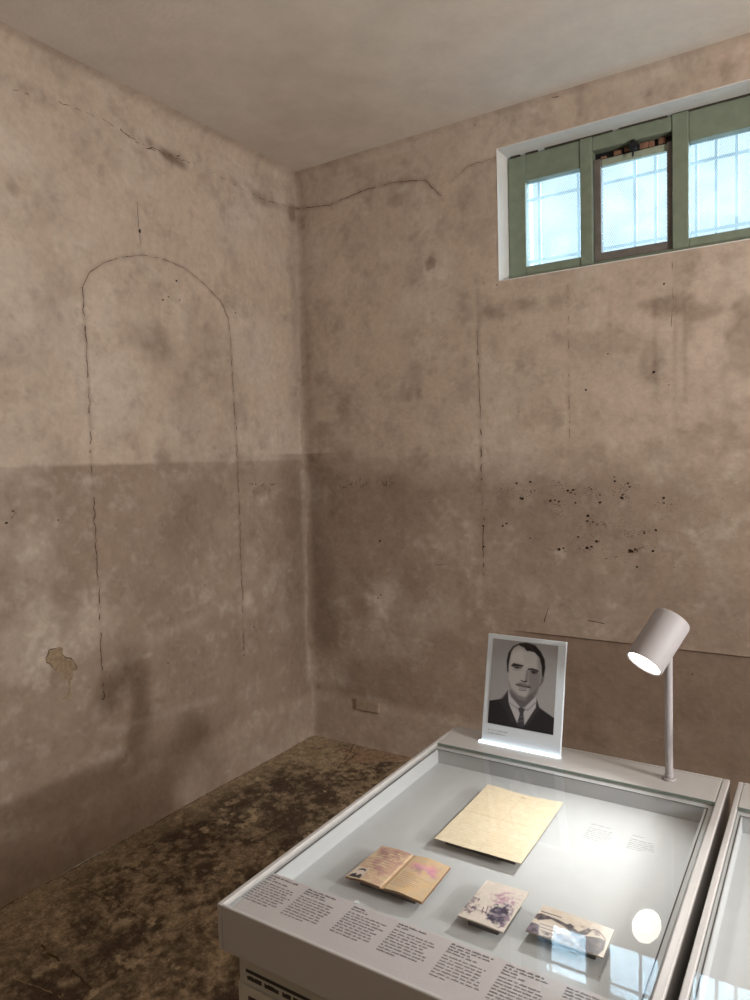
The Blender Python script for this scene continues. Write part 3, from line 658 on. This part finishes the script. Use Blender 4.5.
CX0, CX1, CY0, CY1 = 1.648, 2.292, -2.352, -1.492
def make_case(x, label):
    t = thing('display_case', label, 'display case', (x, CY0, 0), 'exhibition display cases in a row')
    dx = x-CX0
    w = CX1-CX0
    X = lambda a: a+dx
    zb = 0.775; ix0, ix1, iy0, iy1, zf = 1.668, 2.262, -2.230, -1.630, 0.808
    # lower body
    m = MB(); m.box((X(1.672), -2.332, 0.0), (X(2.268), -1.515, zb)); m.build('body', M_BODY, t, bevel=0.002)
    # top frame: apron, rims, back shelf, all around the sunk tray
    m = MB(); e = 0.0
    m.box((X(CX0), CY0, zb), (X(1.658), CY1, ZT)); m.box((X(2.2785), CY0, zb), (X(CX1), CY1, ZT))
    m.box((X(1.658), CY0, zb), (X(2.2785), CY0+0.006, ZT)); m.box((X(1.658), CY1-0.010, zb), (X(2.2785), CY1, ZT))
    m.build('top_frame', M_CASE, t, bevel=0.0022)
    m = MB(); m.box((X(1.6588), -1.614, ZT-0.03), (X(2.2777), CY1-0.0105, ZT-0.0002)); m.build('back_shelf', M_CASE, t, bevel=0.0008)
    m = MB(); m.box((X(1.6582), CY0+0.0062, zb+0.002), (X(2.2783), -1.5022, zb+0.02)); m.build('seam', M_SEAM, t)
    # sunk tray: floor, four sides, printed front ledge
    zl = 0.8415
    m = MB(); m.box((X(1.6592), CY0+0.0065, zf-0.01), (X(2.2772), -1.615, zf))
    m.box((X(1.6592), CY0+0.0065, zf), (X(ix0), -1.615, zl)); m.box((X(ix1), CY0+0.0065, zf), (X(2.2772), -1.615, zl))
    m.box((X(ix0), iy1, zf), (X(ix1), -1.615, zl)); m.build('tray', M_CASE2, t)
    m = MB(); m.box((X(ix0), CY0+0.0065, zf), (X(ix1), iy0, zl)); m.build('caption_ledge', mat('caption_ledge_grey', (184, 179, 181), 0.55) if 'caption_ledge_grey' not in bpy.data.materials else bpy.data.materials['caption_ledge_grey'], t, bevel=0.001)
    m = MB(); m.box((X(1.6596), CY0+0.0068, 0.8440), (X(2.2768), -1.6148, 0.8498)); g = m.build('glass_lid', M_GLASS, t)
    m = MB(); z0, z1 = 0.8436, 0.8500
    m.box((X(1.6590), -1.6146, z0), (X(2.2774), -1.6136, z1)); 
    m.build('glass_edge', M_EDGE, t)
    # gasket line under the glass
    m = MB(); m.box((X(1.664), iy1-0.003, zl), (X(2.268), iy1-0.001, zl+0.0006)); m.box((X(1.664), iy0-0.001, zl), (X(1.666), iy1, zl+0.0006)); m.box((X(2.266), iy0-0.001, zl), (X(2.268), iy1, zl+0.0006))
    m.build('gasket', M_SEAM, t)
    starts = [1.6600, 1.7412, 1.8327, 1.9159, 2.0055, 2.0894, 2.175]
    for i, s in enumerate(starts):
        m = MB(); words(m, X(s)+0.002, -2.237, 0.066, 1 + (i not in (2, 3)) + (i > 3), 0.0058, 0.0029, zl+0.0001, 50+i, mi=1)
        k = 1 + (i not in (2, 3)) + (i > 3)
        words(m, X(s)+0.002, -2.237-k*0.0058, 0.062, 1, 0.0058, 0.0030, zl+0.0001, 150+i)
        words(m, X(s)+0.002, -2.237-(k+1.5)*0.0058, 0.074, 9 if i < 4 else 8, 0.0062, 0.0026, zl+0.0001, 250+i)
        m.build('caption_text', [M_INK, M_INKB], t)
    return t
def front_graphics(t, x):
    dx = x-CX0; X = lambda a: a+dx; yb = -2.332
    m = MB()
    def wr(x0, z, h, x1, seed):
        r = random.Random(seed); x = x0
        while x < x1:
            l = r.uniform(0.012, 0.03)
            q = x
            while q < x+l: lw = r.uniform(0.0022, 0.0036); m.box((X(q), yb-0.0006, z), (X(q+lw), yb, z+h*r.choice((0.8, 1, 1)))); q += lw+0.0003
            x += l+0.007
    m.box((X(1.687), yb-0.0006, 0.7385), (X(2.2), yb-0.0001, 0.7440)); wr(1.689, 0.7270, 0.0070, 2.1, 2)
    m.build('headline_text', mat('headline_ink', (46, 42, 40), 0.7), t)
    m = MB(); m.box((X(1.6722), yb-0.004, 0.08), (X(2.2678), yb-0.0002, 0.7175)); gp = m.build('graphic_panel', mat('panel_grey', (186, 184, 176), 0.5), t, bevel=0.001)
    m = MB(); m.box((X(1.694), yb-0.0052, 0.30), (X(2.25), yb-0.0042, 0.7040)); m.build('panel_picture', mat('dark_maroon_print', (62, 44, 42), 0.5, noise=0.3, nscale=14), gp)

case = make_case(CX0, 'light grey display case under the desk lamp holding the letter, booklet and two photographs')
front_graphics(case, CX0)
M_ = MB(); words(M_, 2.068, -1.736, 0.062, 1, 0.006, 0.003, 0.80805, 5); words(M_, 2.068, -1.752, 0.05, 7, 0.007, 0.0022, 0.80803, 6); M_.build('floor_caption', M_INKP, case)
M_ = MB(); words(M_, 2.148, -1.740, 0.070, 1, 0.006, 0.003, 0.80805, 7); words(M_, 2.148, -1.755, 0.05, 6, 0.007, 0.0022, 0.80803, 8); M_.build('floor_caption', M_INKP, case)
m = MB(); m.lathe([(0.0045, 0), (0.0045, 0.002)], 20, Matrix.Translation((1.832, -2.2265, 0.8402))); m.build('stud', mat('pale_stud', (200, 206, 208), 0.4), case)
case2 = make_case(2.308, 'second light grey display case cut off by the right edge of the photograph')

# ---------------------------------------------------------------- spot lamps
M_LAMP = mat('white_grey_lamp_enamel', (158, 154, 156), 0.6, bump=0.05, bscale=800)
M_BULB = mat('lit_lamp_diffuser', (255, 240, 215), 0.5, emit=(1.0, 0.93, 0.82), estr=9.0)
M_DARK = mat('lamp_socket_dark', (60, 60, 60), 0.5)
AX = Vector((0.362, 0.625, 0.694)).normalized()
def make_lamp(base, disc, label, power, axis=AX):
    t = thing('spot_lamp', label, 'lamp', base, 'spot lamps on the display cases')
    bx, by, bz = base; disc = Vector(disc); ax = axis.normalized()
    m = MB(); m.lathe([(0.0140, 0), (0.0140, 0.002), (0.0125, 0.004), (0.0095, 0.004)], 32, Matrix.Translation((bx, by, bz+0.0002))); sharp(m.build('base', M_LAMP, t))
    R = 0.0378; Ln = 0.116
    mid = disc + ax*(Ln*0.42)
    joint = Vector((bx, by, disc.z + 0.022))
    m = MB(); m.bar((bx, by, bz+0.004), (joint.x, joint.y, joint.z+0.012), 0.0080, 24); m.lathe([(0.0095, 0.006), (0.0095, 0.010), (0.0082, 0.011)], 24, Matrix.Translation((bx, by, bz))); sharp(m.build('pole', M_LAMP, t))
    q = ax.to_track_quat('Z', 'Y').to_matrix().to_4x4(); T = Matrix.Translation(disc) @ q
    m = MB(); m.lathe([(R-0.004, 0.004), (R-0.0035, -0.001), (R-0.0005, -0.002), (R, 0.001), (R, Ln-0.006), (R-0.0015, Ln-0.002), (R-0.006, Ln), (0.001, Ln)], 64, T, cap0=False); sharp(m.build('lamp_head', M_LAMP, t), 50)
    m = MB(); m.lathe([(0.001, 0.0035), (R-0.0042, 0.0035), (R-0.0042, 0.012), (0.001, 0.012)], 48, T); m.build('diffuser', M_BULB, t)
    # hinge between pole top and the side of the head
    side = joint + Vector((0, 0, 0.004)); near = disc + ax*((side-disc).dot(ax)); dirv = (near-side)
    m = MB(); m.bar(side, side + dirv*0.6, 0.007, 16); m.build('hinge', M_LAMP, t)
    l = light('spot_lamp_beam', 'AREA', disc - ax*0.004, power, SPOT_COL, disc - ax, shape='DISK', size=0.03, spread=math.radians(112))
    l.parent = t; l.matrix_parent_inverse = t.matrix_world.inverted()
    return t
make_lamp((2.181, -1.551, ZT), (2.1535, -1.6533, 1.1235), 'grey cylinder desk lamp on a thin pole, lit, above the main display case', SPOT_W)
make_lamp((2.841, -1.551, ZT), (2.8135, -1.6533, 1.1235), 'added unseen second cylinder lamp on the right-hand display case, for more light', ADDED_SPOT_W)  # second lamp added out of view to brighten the scene

# ---------------------------------------------------------------- printed things
def ink_panel(name, quad, nu, nv, base, layers, material, parent, thick=0.001, warp=None, to_uv=None, soft=0.006, grain=0.0, seed=1):
    """flat print: quad = TL,TR,BR,BL corners in 3D; layers = (kind, points, colour, softness, alpha)"""
    TL, TR, BR, BL = [Vector(q) for q in quad]
    nrm = (TR-TL).cross(BL-TL).normalized()*-1
    uu, vv = np.meshgrid(np.linspace(0, 1, nu), np.linspace(0, 1, nv), indexing='ij')
    C = np.zeros(uu.shape+(3,)); C[:] = s2l(base)
    asp = (BL-TL).length/(TR-TL).length
    for ly in layers:
        kind, pts, col, sf, al = ly
        pts = [to_uv(*p) if to_uv else p for p in pts]
        if kind == 'p': M = poly_mask(uu, vv*asp, [(a, b*asp) for a, b in pts], sf)
        elif kind == 'l': M = 1-sstep(sf*0.4, sf, seg_dist(uu, vv*asp, [(a, b*asp) for a, b in pts]))
        elif kind == 'n':   # blotchy ink inside a polygon
            M = poly_mask(uu, vv*asp, [(a, b*asp) for a, b in pts], sf*2)*sstep(0.42, 0.62, fbm(uu, vv*asp, 12, seed+len(pts)+int(col[0]), 5, 0.65))
        M = (M*al)[..., None]; C = C*(1-M)+np.array(s2l(col))*M
    C *= (1+grain*(fbm(uu, vv, 40, seed, 3)-0.5))[..., None]
    h = warp(uu, vv) if warp is not None else np.zeros(uu.shape)
    A = lambda q: np.array(q)
    P = (A(TL)*((1-uu)*(1-vv))[..., None]+A(TR)*(uu*(1-vv))[..., None]+A(BR)*(uu*vv)[..., None]+A(BL)*((1-uu)*vv)[..., None]) + A(nrm)*h[..., None]
    P2 = P - A(nrm)*thick
    idx = np.arange(nu*nv).reshape(nu, nv); F = np.stack([idx[:-1,:-1], idx[:-1,1:], idx[1:,1:], idx[1:,:-1]], -1).reshape(-1, 4).tolist()
    off = nu*nv; F += [tuple(off+i for i in q[::-1]) for q in F[:]]
    ring = list(idx[:, 0]) + list(idx[-1, 1:]) + list(idx[-2::-1, -1]) + list(idx[0, -2:0:-1])
    n = len(ring)
    for i in range(n):
        a, b = int(ring[i]), int(ring[(i+1) % n]); F.append((a, b, b+off, a+off))
    me = bpy.data.meshes.new(name); me.from_pydata(np.vstack([P.reshape(-1, 3), P2.reshape(-1, 3)]).tolist(), [], F)
    me.materials.append(material)
    col = np.concatenate([C.reshape(-1, 3), np.tile(np.array(s2l(base))*0.8, (off, 1))]); col = np.hstack([col, np.ones((len(col), 1))])
    at = me.color_attributes.new('ink', 'FLOAT_COLOR', 'POINT'); at.data.foreach_set('color', np.clip(col, 0, 1).astype(np.float32).ravel())
    me.update(); o = bpy.data.objects.new(name, me); COL.objects.link(o)
    if parent: o.parent = parent; o.matrix_parent_inverse = parent.matrix_world.inverted()
    return o
def affine(TL, TR, BR, BL):
    O = np.array(TL, float); Uv = (np.array(TR, float)-O + np.array(BR, float)-np.array(BL, float))/2; Vv = (np.array(BL, float)-O + np.array(BR, float)-np.array(TR, float))/2
    Mi = np.linalg.inv(np.array([Uv, Vv]).T)
    def f(x, y):
        a = Mi @ (np.array([x, y], float)-O); return (float(a[0]), float(a[1]))
    return f
M_PRINT = attr_mat('gloss_print', 0.35, 0.0, 0.02)
M_PAPER = attr_mat('aged_paper', 0.85, 0.0, 0.05, 90)
M_MOUNT = mat('hidden_mount', (64, 64, 66), 0.7)

# --- portrait panel, leaning back in a lit slot
bl = Vector((1.7475, -1.5540, ZT+0.003)); lean = Vector((0, 0.057, 0.2530)); wv = Vector((0.198, 0, 0))
pt = thing('portrait_panel', 'upright acrylic panel with black and white portrait of a man in suit and tie', 'portrait', (1.849, -1.545, ZT))
lu = lean.normalized(); back = Vector((0, lu.z, -lu.y))
def PL(u, v, o=0.0): return bl + wv*u + lean*v + back*o     # v upward
m = MB(); vs = [PL(0,0,0), PL(1,0,0), PL(1,1,0), PL(0,1,0), PL(0,0,.008), PL(1,0,.008), PL(1,1,.008), PL(0,1,.008)]
m.add(vs, [(0,1,2,3), (7,6,5,4), (1,5,6,2), (4,0,3,7), (3,2,6,7), (4,5,1,0)])
m.build('acrylic_block', mat('frosted_acrylic', (206, 216, 226), 0.3), pt, bevel=0.0012)
af = affine((105, 95), (565, 150), (550, 775), (85, 685))
G = lambda v: (v, v, v+2)
por = [
 ('p', [(85,90),(300,100),(330,400),(85,560)], (150,150,153), 0.3, 0.5),
 ('p', [(85,545),(190,530),(225,470),(250,600),(420,600),(430,530),(450,590),(560,665),(560,800),(80,720)], (34,33,38), 0.010, 1),
 ('p', [(160,545),(228,475),(300,705),(255,690),(215,610)], (50,49,55), 0.015, .7),
 ('p', [(428,535),(452,600),(372,720),(352,715)], (54,52,58), 0.015, .7),
 ('p', [(226,478),(248,520),(320,590),(345,590),(418,520),(428,535),(426,590),(350,715),(300,702),(262,620),(235,560)], (170,170,174), 0.008, 1),
 ('l', [(240,560),(300,600),(325,592)], (120,120,124), 0.014, .7), ('l', [(420,560),(370,610),(345,598)], (110,110,114), 0.014, .7),
 ('p', [(238,470),(250,515),(320,592),(350,590),(412,525),(418,470)], (92,90,94), 0.012, 1),
 ('p', [(302,600),(325,587),(352,605),(342,628),(352,720),(335,735),(296,715),(316,635)], (58,56,64), 0.010, 1),
 ('l', [(312,660),(342,650)], (98,96,104), 0.010, .8), ('l', [(306,690),(346,680)], (98,96,104), 0.010, .8),
 ('p', [(452,375),(478,368),(476,405),(458,438),(442,448)], (104,102,104), 0.010, 1),
 ('p', [(226,210),(240,182),(300,150),(360,160),(430,200),(462,270),(460,350),(452,420),(425,490),(390,530),(350,548),(300,532),(252,485),(230,420),(221,330)], (168,166,167), 0.010, 1),
 ('p', [(250,190),(300,165),(330,190),(330,270),(250,270),(236,240)], (182,180,180), 0.05, .8),
 ('p', [(368,330),(440,350),(460,350),(452,425),(425,495),(390,535),(352,550),(376,470),(366,410)], (112,110,112), 0.03, .85),
 ('p', [(430,230),(462,270),(460,350),(430,340)], (112,110,112), 0.04, .7),
 ('p', [(228,405),(246,455),(300,505),(350,520),(410,485),(446,430),(430,495),(390,538),(350,552),(296,535),(248,486)], (84,82,86), 0.025, .75),
 ('p', [(214,335),(208,262),(218,205),(250,158),(300,137),(350,136),(410,158),(450,205),(478,260),(484,320),(474,378),(462,372),(456,300),(440,245),(405,208),(372,198),(350,196),(330,172),(290,152),(258,168),(240,200),(230,255),(224,300),(226,350)], (22,21,25), 0.010, 1),
 ('l', [(350,150),(385,175),(395,198)], (70,68,70), 0.010, .5), ('l', [(318,148),(342,178)], (70,68,70), 0.010, .5),
 ('p', [(240,298),(258,278),(290,286),(330,296),(328,306),(285,302),(252,304)], (34,32,36), 0.008, 1),
 ('p', [(362,318),(395,318),(430,330),(444,346),(430,344),(395,332),(364,330)], (34,32,36), 0.008, 1),
 ('p', [(256,304),(290,302),(322,306),(318,316),(285,322),(262,314)], (92,90,92), 0.008, 1),
 ('p', [(272,306),(298,306),(294,318),(276,316)], (28,26,30), 0.008, 1),
 ('p', [(378,332),(405,334),(436,346),(424,360),(392,354)], (72,70,74), 0.008, 1),
 ('p', [(392,338),(414,341),(410,356),(394,352)], (26,24,28), 0.008, 1),
 ('l', [(258,324),(290,330),(318,322)], (128,126,128), 0.012, .7),
 ('p', [(352,330),(368,330),(366,400),(352,412),(342,398)], (120,118,120), 0.012, .9),
 ('p', [(308,396),(322,402),(340,406),(358,402),(364,414),(346,420),(320,410)], (44,42,46), 0.008, .95),
 ('p', [(278,428),(310,416),(345,424),(384,440),(390,458),(345,446),(288,438)], (88,86,88), 0.015, .8),
 ('l', [(284,432),(315,440),(345,448),(380,452)], (46,44,48), 0.012, 1),
 ('p', [(298,444),(340,452),(368,458),(350,468),(312,460)], (132,128,130), 0.010, .8), ('l', [(306,466),(335,474),(356,472)], (84,82,84), 0.012, .8),
]
quad = [PL(0.075, 0.957, -0.0012), PL(0.905, 0.957, -0.0012), PL(0.905, 0.168, -0.0012), PL(0.075, 0.168, -0.0012)]
wp = ink_panel('photo_print', quad, 170, 220, (150, 150, 153), por, M_PRINT, pt, thick=0.0008, to_uv=af)
m = MB(); r = random.Random(9)
for k, n in ((0, 22), (1, 4), (2, 20)):
    if k == 1: continue
    for i in range(n):
        if r.random() < 0.15: continue
        u = 0.085+i*0.0115; v = 0.105-k*0.014; a, b = PL(u, v, -0.0006), PL(u+0.008, v+0.011, -0.0006)
        m.add([PL(u, v, -.0006), PL(u+.008, v, -.0006), PL(u+.008, v+.010, -.0006), PL(u, v+.010, -.0006)], [(0,1,2,3)])
m.build('caption_text', M_INKP, pt)
M_STRIP = mat('lit_slot_strip', (255, 255, 255), 0.5, emit=(0.80, 0.93, 1.0), estr=3.2)
m = MB(); m.add([(1.7435,-1.5625,ZT+.0003),(1.9475,-1.5625,ZT+.0003),(1.9475,-1.5545,ZT+.0003),(1.7435,-1.5545,ZT+.0003),(1.7440,-1.5600,ZT+.0035),(1.9470,-1.5600,ZT+.0035),(1.9470,-1.5548,ZT+.0035),(1.7440,-1.5548,ZT+.0035)],
      [(0,3,2,1),(4,5,6,7),(0,1,5,4),(1,2,6,5),(2,3,7,6),(3,0,4,7)]); m.build('light_strip', M_STRIP, pt)

# --- letter
ZF = 0.808
def mount(x0, y0, x1, y1, ztop, parent):
    m = MB(); m.box((x0, y0, ZF+0.0002), (x1, y1, ztop)); return m.build('mount', M_MOUNT, parent)
lt = thing('letter', 'yellowed handwritten letter sheet lying in the display case', 'letter', (1.921, -1.841, ZF))
lay = [('n', [(0,0),(1,0),(1,1),(0,1)], (200,181,148), 0.02, .3)]
rr = random.Random(2)
for i in range(26):
    y = 0.06+i*0.035; x = 0.08
    while x < 0.92:
        w = rr.uniform(0.03, 0.12); lay.append(('l', [(x, y+rr.uniform(-.003,.003)), (min(x+w, .94), y+rr.uniform(-.003,.003))], (178,158,126), 0.007, .5)); x += w+rr.uniform(.015,.03)
lay.append(('l', [(0,0.5),(1,0.49)], (186,164,128), 0.02, .4)); lay.append(('l', [(0.5,0),(0.5,0.5)], (186,164,128), 0.016, .3))
ink_panel('sheet', [(1.8345,-1.7135,.8245),(2.0055,-1.7165,.8245),(2.0085,-1.9665,.8245),(1.8358,-1.9680,.8245)], 110, 150, (208,196,172), lay, M_PAPER, lt, thick=0.0006,
          warp=lambda u, v: 0.0016*np.sin(u*7+1)*(1-v)**3 + 0.001*(fbm(u, v, 3, 8, 2)-0.5) + 0.0022*np.clip(u-0.9, 0, 1)*10*(1-v)**2, seed=4)
mount(1.85, -1.95, 1.99, -1.73, 0.8232, lt)

# --- identity booklet, open
bk = thing('identity_booklet', 'open old identity booklet with small head photo and violet stamps', 'booklet', (1.832, -2.096, ZF))
ap = affine((245, 70), (710, 190), (530, 430), (50, 240))
pu = lambda x, y: ap(x, y)
PASS = (196, 173, 143)
layp = [('n', [(0,0),(.47,0),(.47,1),(0,1)], (170,128,120), 0.02, .5), ('n', [(.5,0),(1,0),(1,1),(.5,1)], (212,170,116), 0.02, .4)]
layp += [('n', [(.0,.02),(.42,.0),(.45,.35),(.1,.4)], (150,104,108), .02, .7), ('n', [(.05,.4),(.45,.3),(.44,.75),(.24,.8)], (160,112,122), .02, .6)]
layp += [('n', [(.55,.22),(.9,.1),(.97,.38),(.75,.5),(.56,.42)], (180,124,154), .03, .7), ('p', [(.80,.12),(.92,.2),(.93,.42),(.84,.36)], (194,116,158), .04, .5), ('p', [(.66,.3),(.74,.3),(.75,.42),(.67,.42)], (150,120,120), .03, .6), ('p', [(.58,.2),(.84,.2),(.9,.3),(.6,.32)], (214,138,172), .04, .5)]
for i in range(10):
    y = .08+i*.07; layp.append(('l', [(.06+.02*(i % 3), y), (.30+.12*rr.random(), y+.004)], (110,80,90), .008, .6))
for i in range(9):
    y = .5+i*.045; layp.append(('l', [(.55, y), (.72+.2*rr.random(), y+.004)], (150,112,96), .008, .6))
layp += [('p', [(.015,.70),(.175,.69),(.18,.985),(.015,.985)], (196,186,178), .006, 1), ('p', [(.05,.74),(.10,.71),(.15,.73),(.155,.80),(.13,.76),(.07,.77),(.055,.80)], (40,32,34), .01, 1),
         ('p', [(.065,.77),(.14,.77),(.135,.86),(.10,.90),(.07,.86)], (206,190,180), .01, 1), ('p', [(.02,.98),(.03,.90),(.075,.86),(.10,.92),(.135,.86),(.17,.90),(.175,.98)], (40,30,34), .01, 1)]
layp += [('l', [(.495,0),(.495,1)], (236,206,160), .02, .9), ('l', [(.478,0),(.478,1)], (150,110,86), .010, .7)]
def bwarp(u, v): return 0.0035*np.exp(-((u-0.25)/0.2)**2)+0.004*np.exp(-((u-0.7)/0.2)**2) - 0.0022*np.exp(-((u-0.485)/0.022)**2)
q = [(1.7635,-2.0400,.8245),(1.9040,-2.0385,.8245),(1.9092,-2.1515,.8245),(1.7605,-2.1540,.8245)]
ink_panel('page_spread', q, 170, 130, PASS, layp, M_PAPER, bk, thick=0.0012, warp=bwarp, seed=6)
cov = [(a, b, c-0.0020) for a, b, c in q]
cov = [(cov[0][0]-.0012, cov[0][1]+.001, cov[0][2]), (cov[1][0]+.0012, cov[1][1]+.001, cov[1][2]), (cov[2][0]+.0012, cov[2][1]-.001, cov[2][2]), (cov[3][0]-.0012, cov[3][1]-.001, cov[3][2])]
ink_panel('cover', cov, 60, 20, (128, 98, 74), [], M_PAPER, bk, thick=0.0018, warp=lambda u, v: 0.0030*np.exp(-((u-0.25)/0.2)**2)+0.0035*np.exp(-((u-0.7)/0.2)**2), seed=7)
mount(1.78, -2.14, 1.89, -2.05, 0.8200, bk)

# --- photographs on thin board
def photo(label, quad, layers, base, to_uv, x0, y0, x1, y1):
    t = thing('photograph', label, 'photograph', ((x0+x1)/2, (y0+y1)/2, ZF), 'photographs in the display case')
    ink_panel('photo_print', quad, 140, 120, base, layers, M_PRINT, t, thick=0.0008, to_uv=to_uv, warp=lambda u, v: 0.0008*np.sin(u*3), seed=int(x0*100))
    q2 = [(a, b, c-0.0009) for a, b, c in quad]
    ink_panel('backing', q2, 8, 8, (178, 166, 152), [], M_PAPER, t, thick=0.0012)
    mount(x0, y0, x1, y1, quad[0][2]-0.0024, t); return t
a1 = affine((160, 32), (340, 92), (232, 268), (35, 190))
PU = (96, 78, 100)
l1 = [('n', [(160,32),(340,92),(232,268),(35,190)], (214,200,196), .02, .7),
 ('n', [(95,95),(130,100),(135,150),(110,195),(45,185),(60,150)], PU, .01, .95), ('n', [(60,150),(120,110),(135,160),(90,200)], (84,66,90), .01, .8),
 ('n', [(180,120),(250,95),(320,110),(300,160),(200,150)], (176,140,158), .02, .9), ('n', [(175,100),(260,120),(300,150),(210,150),(180,130)], (150,116,136), .02, .7),
 ('n', [(160,205),(180,160),(230,145),(272,158),(262,195),(240,240),(215,252),(165,220)], (70,58,92), .02, 1), ('n', [(165,205),(188,168),(230,155),(258,175),(240,240),(210,250),(190,230)], (30,24,42), .02, 1), ('p', [(180,180),(230,165),(245,200),(225,240),(190,225)], (62,52,84), .10, .7),
 ('n', [(225,210),(280,140),(290,160),(250,250),(225,250)], (120,100,120), .01, .9),
 ('l', [(140,180),(165,190)], (60,44,66), .012, 1), ('l', [(150,165),(145,192)], (60,44,66), .014, 1), ('l', [(170,160),(160,195)], (60,44,66), .014, .9), ('l', [(120,175),(200,205)], (110,88,110), .014, .8),
 ('l', [(160,36),(38,190)], (228,220,212), .02, 1)]
photo('small faded violet-toned photograph nearest the booklet', [(1.9765,-2.0425,.8245),(2.0505,-2.0395,.8245),(2.0515,-2.1545,.8245),(1.9745,-2.1525,.8245)], l1, (202,194,184), a1, 1.988, -2.143, 2.039, -2.052)
a2 = affine((400, 140), (700, 245), (648, 372), (330, 262))
DK = (74, 62, 66)
l2 = [('n', [(400,140),(700,245),(648,372),(330,262)], (188,171,154), .02, .6),
 ('p', [(352,205),(372,186),(395,182),(470,212),(530,245),(555,262),(535,285),(470,252),(430,228),(380,208)], (84,70,74), .012, .95), ('n', [(352,205),(372,186),(395,182),(470,212),(530,245),(535,285),(430,228)], (44,34,42), .01, .9),
 ('l', [(396,172),(480,200)], (70,58,62), .016, .95), ('p', [(332,262),(345,222),(392,238),(394,288),(350,280)], (116,102,116), .012, .95), ('n', [(332,262),(345,222),(392,238),(394,288)], (70,58,72), .01, .8),
 ('p', [(392,215),(440,210),(500,246),(530,278),(480,305),(398,282)], (204,190,176), .012, .9),
 ('l', [(396,232),(505,268)], (118,98,96), .012, .9), ('l', [(398,248),(515,288)], (126,106,104), .012, .9), ('l', [(402,264),(490,296)], (104,86,88), .012, .9),
 ('n', [(395,270),(560,290),(640,372),(350,285)], (96,80,86), .01, .9), ('p', [(395,290),(480,300),(580,345),(560,350)], (150,132,128), .02, .5),
 ('p', [(548,305),(585,283),(640,288),(668,300),(655,340),(628,364),(575,345)], (58,44,52), .012, .95), ('n', [(590,290),(660,300),(630,350)], (110,90,92), .01, .8),
 ('p', [(515,282),(560,264),(600,246),(612,258),(572,296)], (56,42,50), .010, .9), ('l', [(560,290),(600,276),(640,282)], (210,196,184), .012, .9), ('l', [(590,262),(625,250),(650,268)], (70,54,60), .012, .9),
 ('p', [(498,236),(522,228),(542,244),(520,254)], (46,36,42), .010, 1), ('l', [(620,256),(650,268),(668,296)], (84,66,68), .012, .9), ('n', [(560,235),(640,250),(680,285),(600,275)], (130,110,106), .01, .8)]
photo('wide brown-toned photograph nearest the right rim, right-hand of the two photographs', [(2.0825,-2.0605,.8250),(2.1955,-2.0655,.8250),(2.1965,-2.1345,.8250),(2.0800,-2.1335,.8250)], l2, (200,188,175), a2, 2.095, -2.122, 2.182, -2.075)

# ---------------------------------------------------------------- added fixture for the unseen fill panel
t = thing('fill_panel', 'added unseen fill light panel on the right-hand wall', 'lamp', (4.6, -1.95, 1.98))
m = MB(); m.box((4.50, -2.60, 1.70), (4.598, -1.30, 2.26)); m.build('housing', M_LAMP, t, bevel=0.006)
m = MB(); m.box((4.494, -2.55, 1.74), (4.4995, -1.35, 2.22)); m.build('diffuser', mat('fill_panel_diffuser', (240, 236, 226), 0.5, emit=(1.0, 0.93, 0.85), estr=2.0), t)
# ---------------------------------------------------------------- added pendant for the unseen fill globe
t = thing('fill_pendant', 'added unseen globe fill light hanging from the ceiling by a thin rod', 'lamp', (FILL_GLOBE[0], FILL_GLOBE[1], H_CEIL))
m = MB(); m.bar((FILL_GLOBE[0], FILL_GLOBE[1], FILL_GLOBE[2]+0.16), (FILL_GLOBE[0], FILL_GLOBE[1], H_CEIL-0.01), 0.008); m.build('rod', M_LAMP, t)
m = MB(); m.lathe([(0.05, 0), (0.045, 0.03)], 32, Matrix.Translation((FILL_GLOBE[0], FILL_GLOBE[1], H_CEIL-0.034))); m.build('ceiling_rose', M_LAMP, t)
def fill_globe_mat():
    g = bpy.data.materials.new('fill_globe_surface'); g.use_nodes = True; nt = g.node_tree; nt.nodes.clear()
    o = nt.nodes.new('ShaderNodeOutputMaterial'); a = nt.nodes.new('ShaderNodeAddShader'); tr = nt.nodes.new('ShaderNodeBsdfTransparent'); e = nt.nodes.new('ShaderNodeEmission')
    e.inputs[0].default_value = (1, 0.88, 0.75, 1); e.inputs[1].default_value = 3.0
    nt.links.new(tr.outputs[0], a.inputs[0]); nt.links.new(e.outputs[0], a.inputs[1]); nt.links.new(a.outputs[0], o.inputs[0]); return g
m = MB(); R = 0.165; m.lathe([(max(0.002, R*math.sin(math.pi*i/20)), -R*math.cos(math.pi*i/20)) for i in range(21)], 40, Matrix.Translation(FILL_GLOBE)); m.build('globe', fill_globe_mat(), t, smooth=True)

t = thing('fill_disc', 'small added round light, unseen, in front of the wide fill panel', 'lamp', (4.5, -1.98, 1.60))  # housing added for the unseen disc light that throws the case shadow
m = MB(); m.lathe([(0.052, 0), (0.055, 0.03), (0.055, 0.09)], 32, Matrix.Translation((4.50, -1.98, 1.665)) @ Matrix.Rotation(-math.pi/2, 4, 'Y')); m.build('housing', M_LAMP, t)
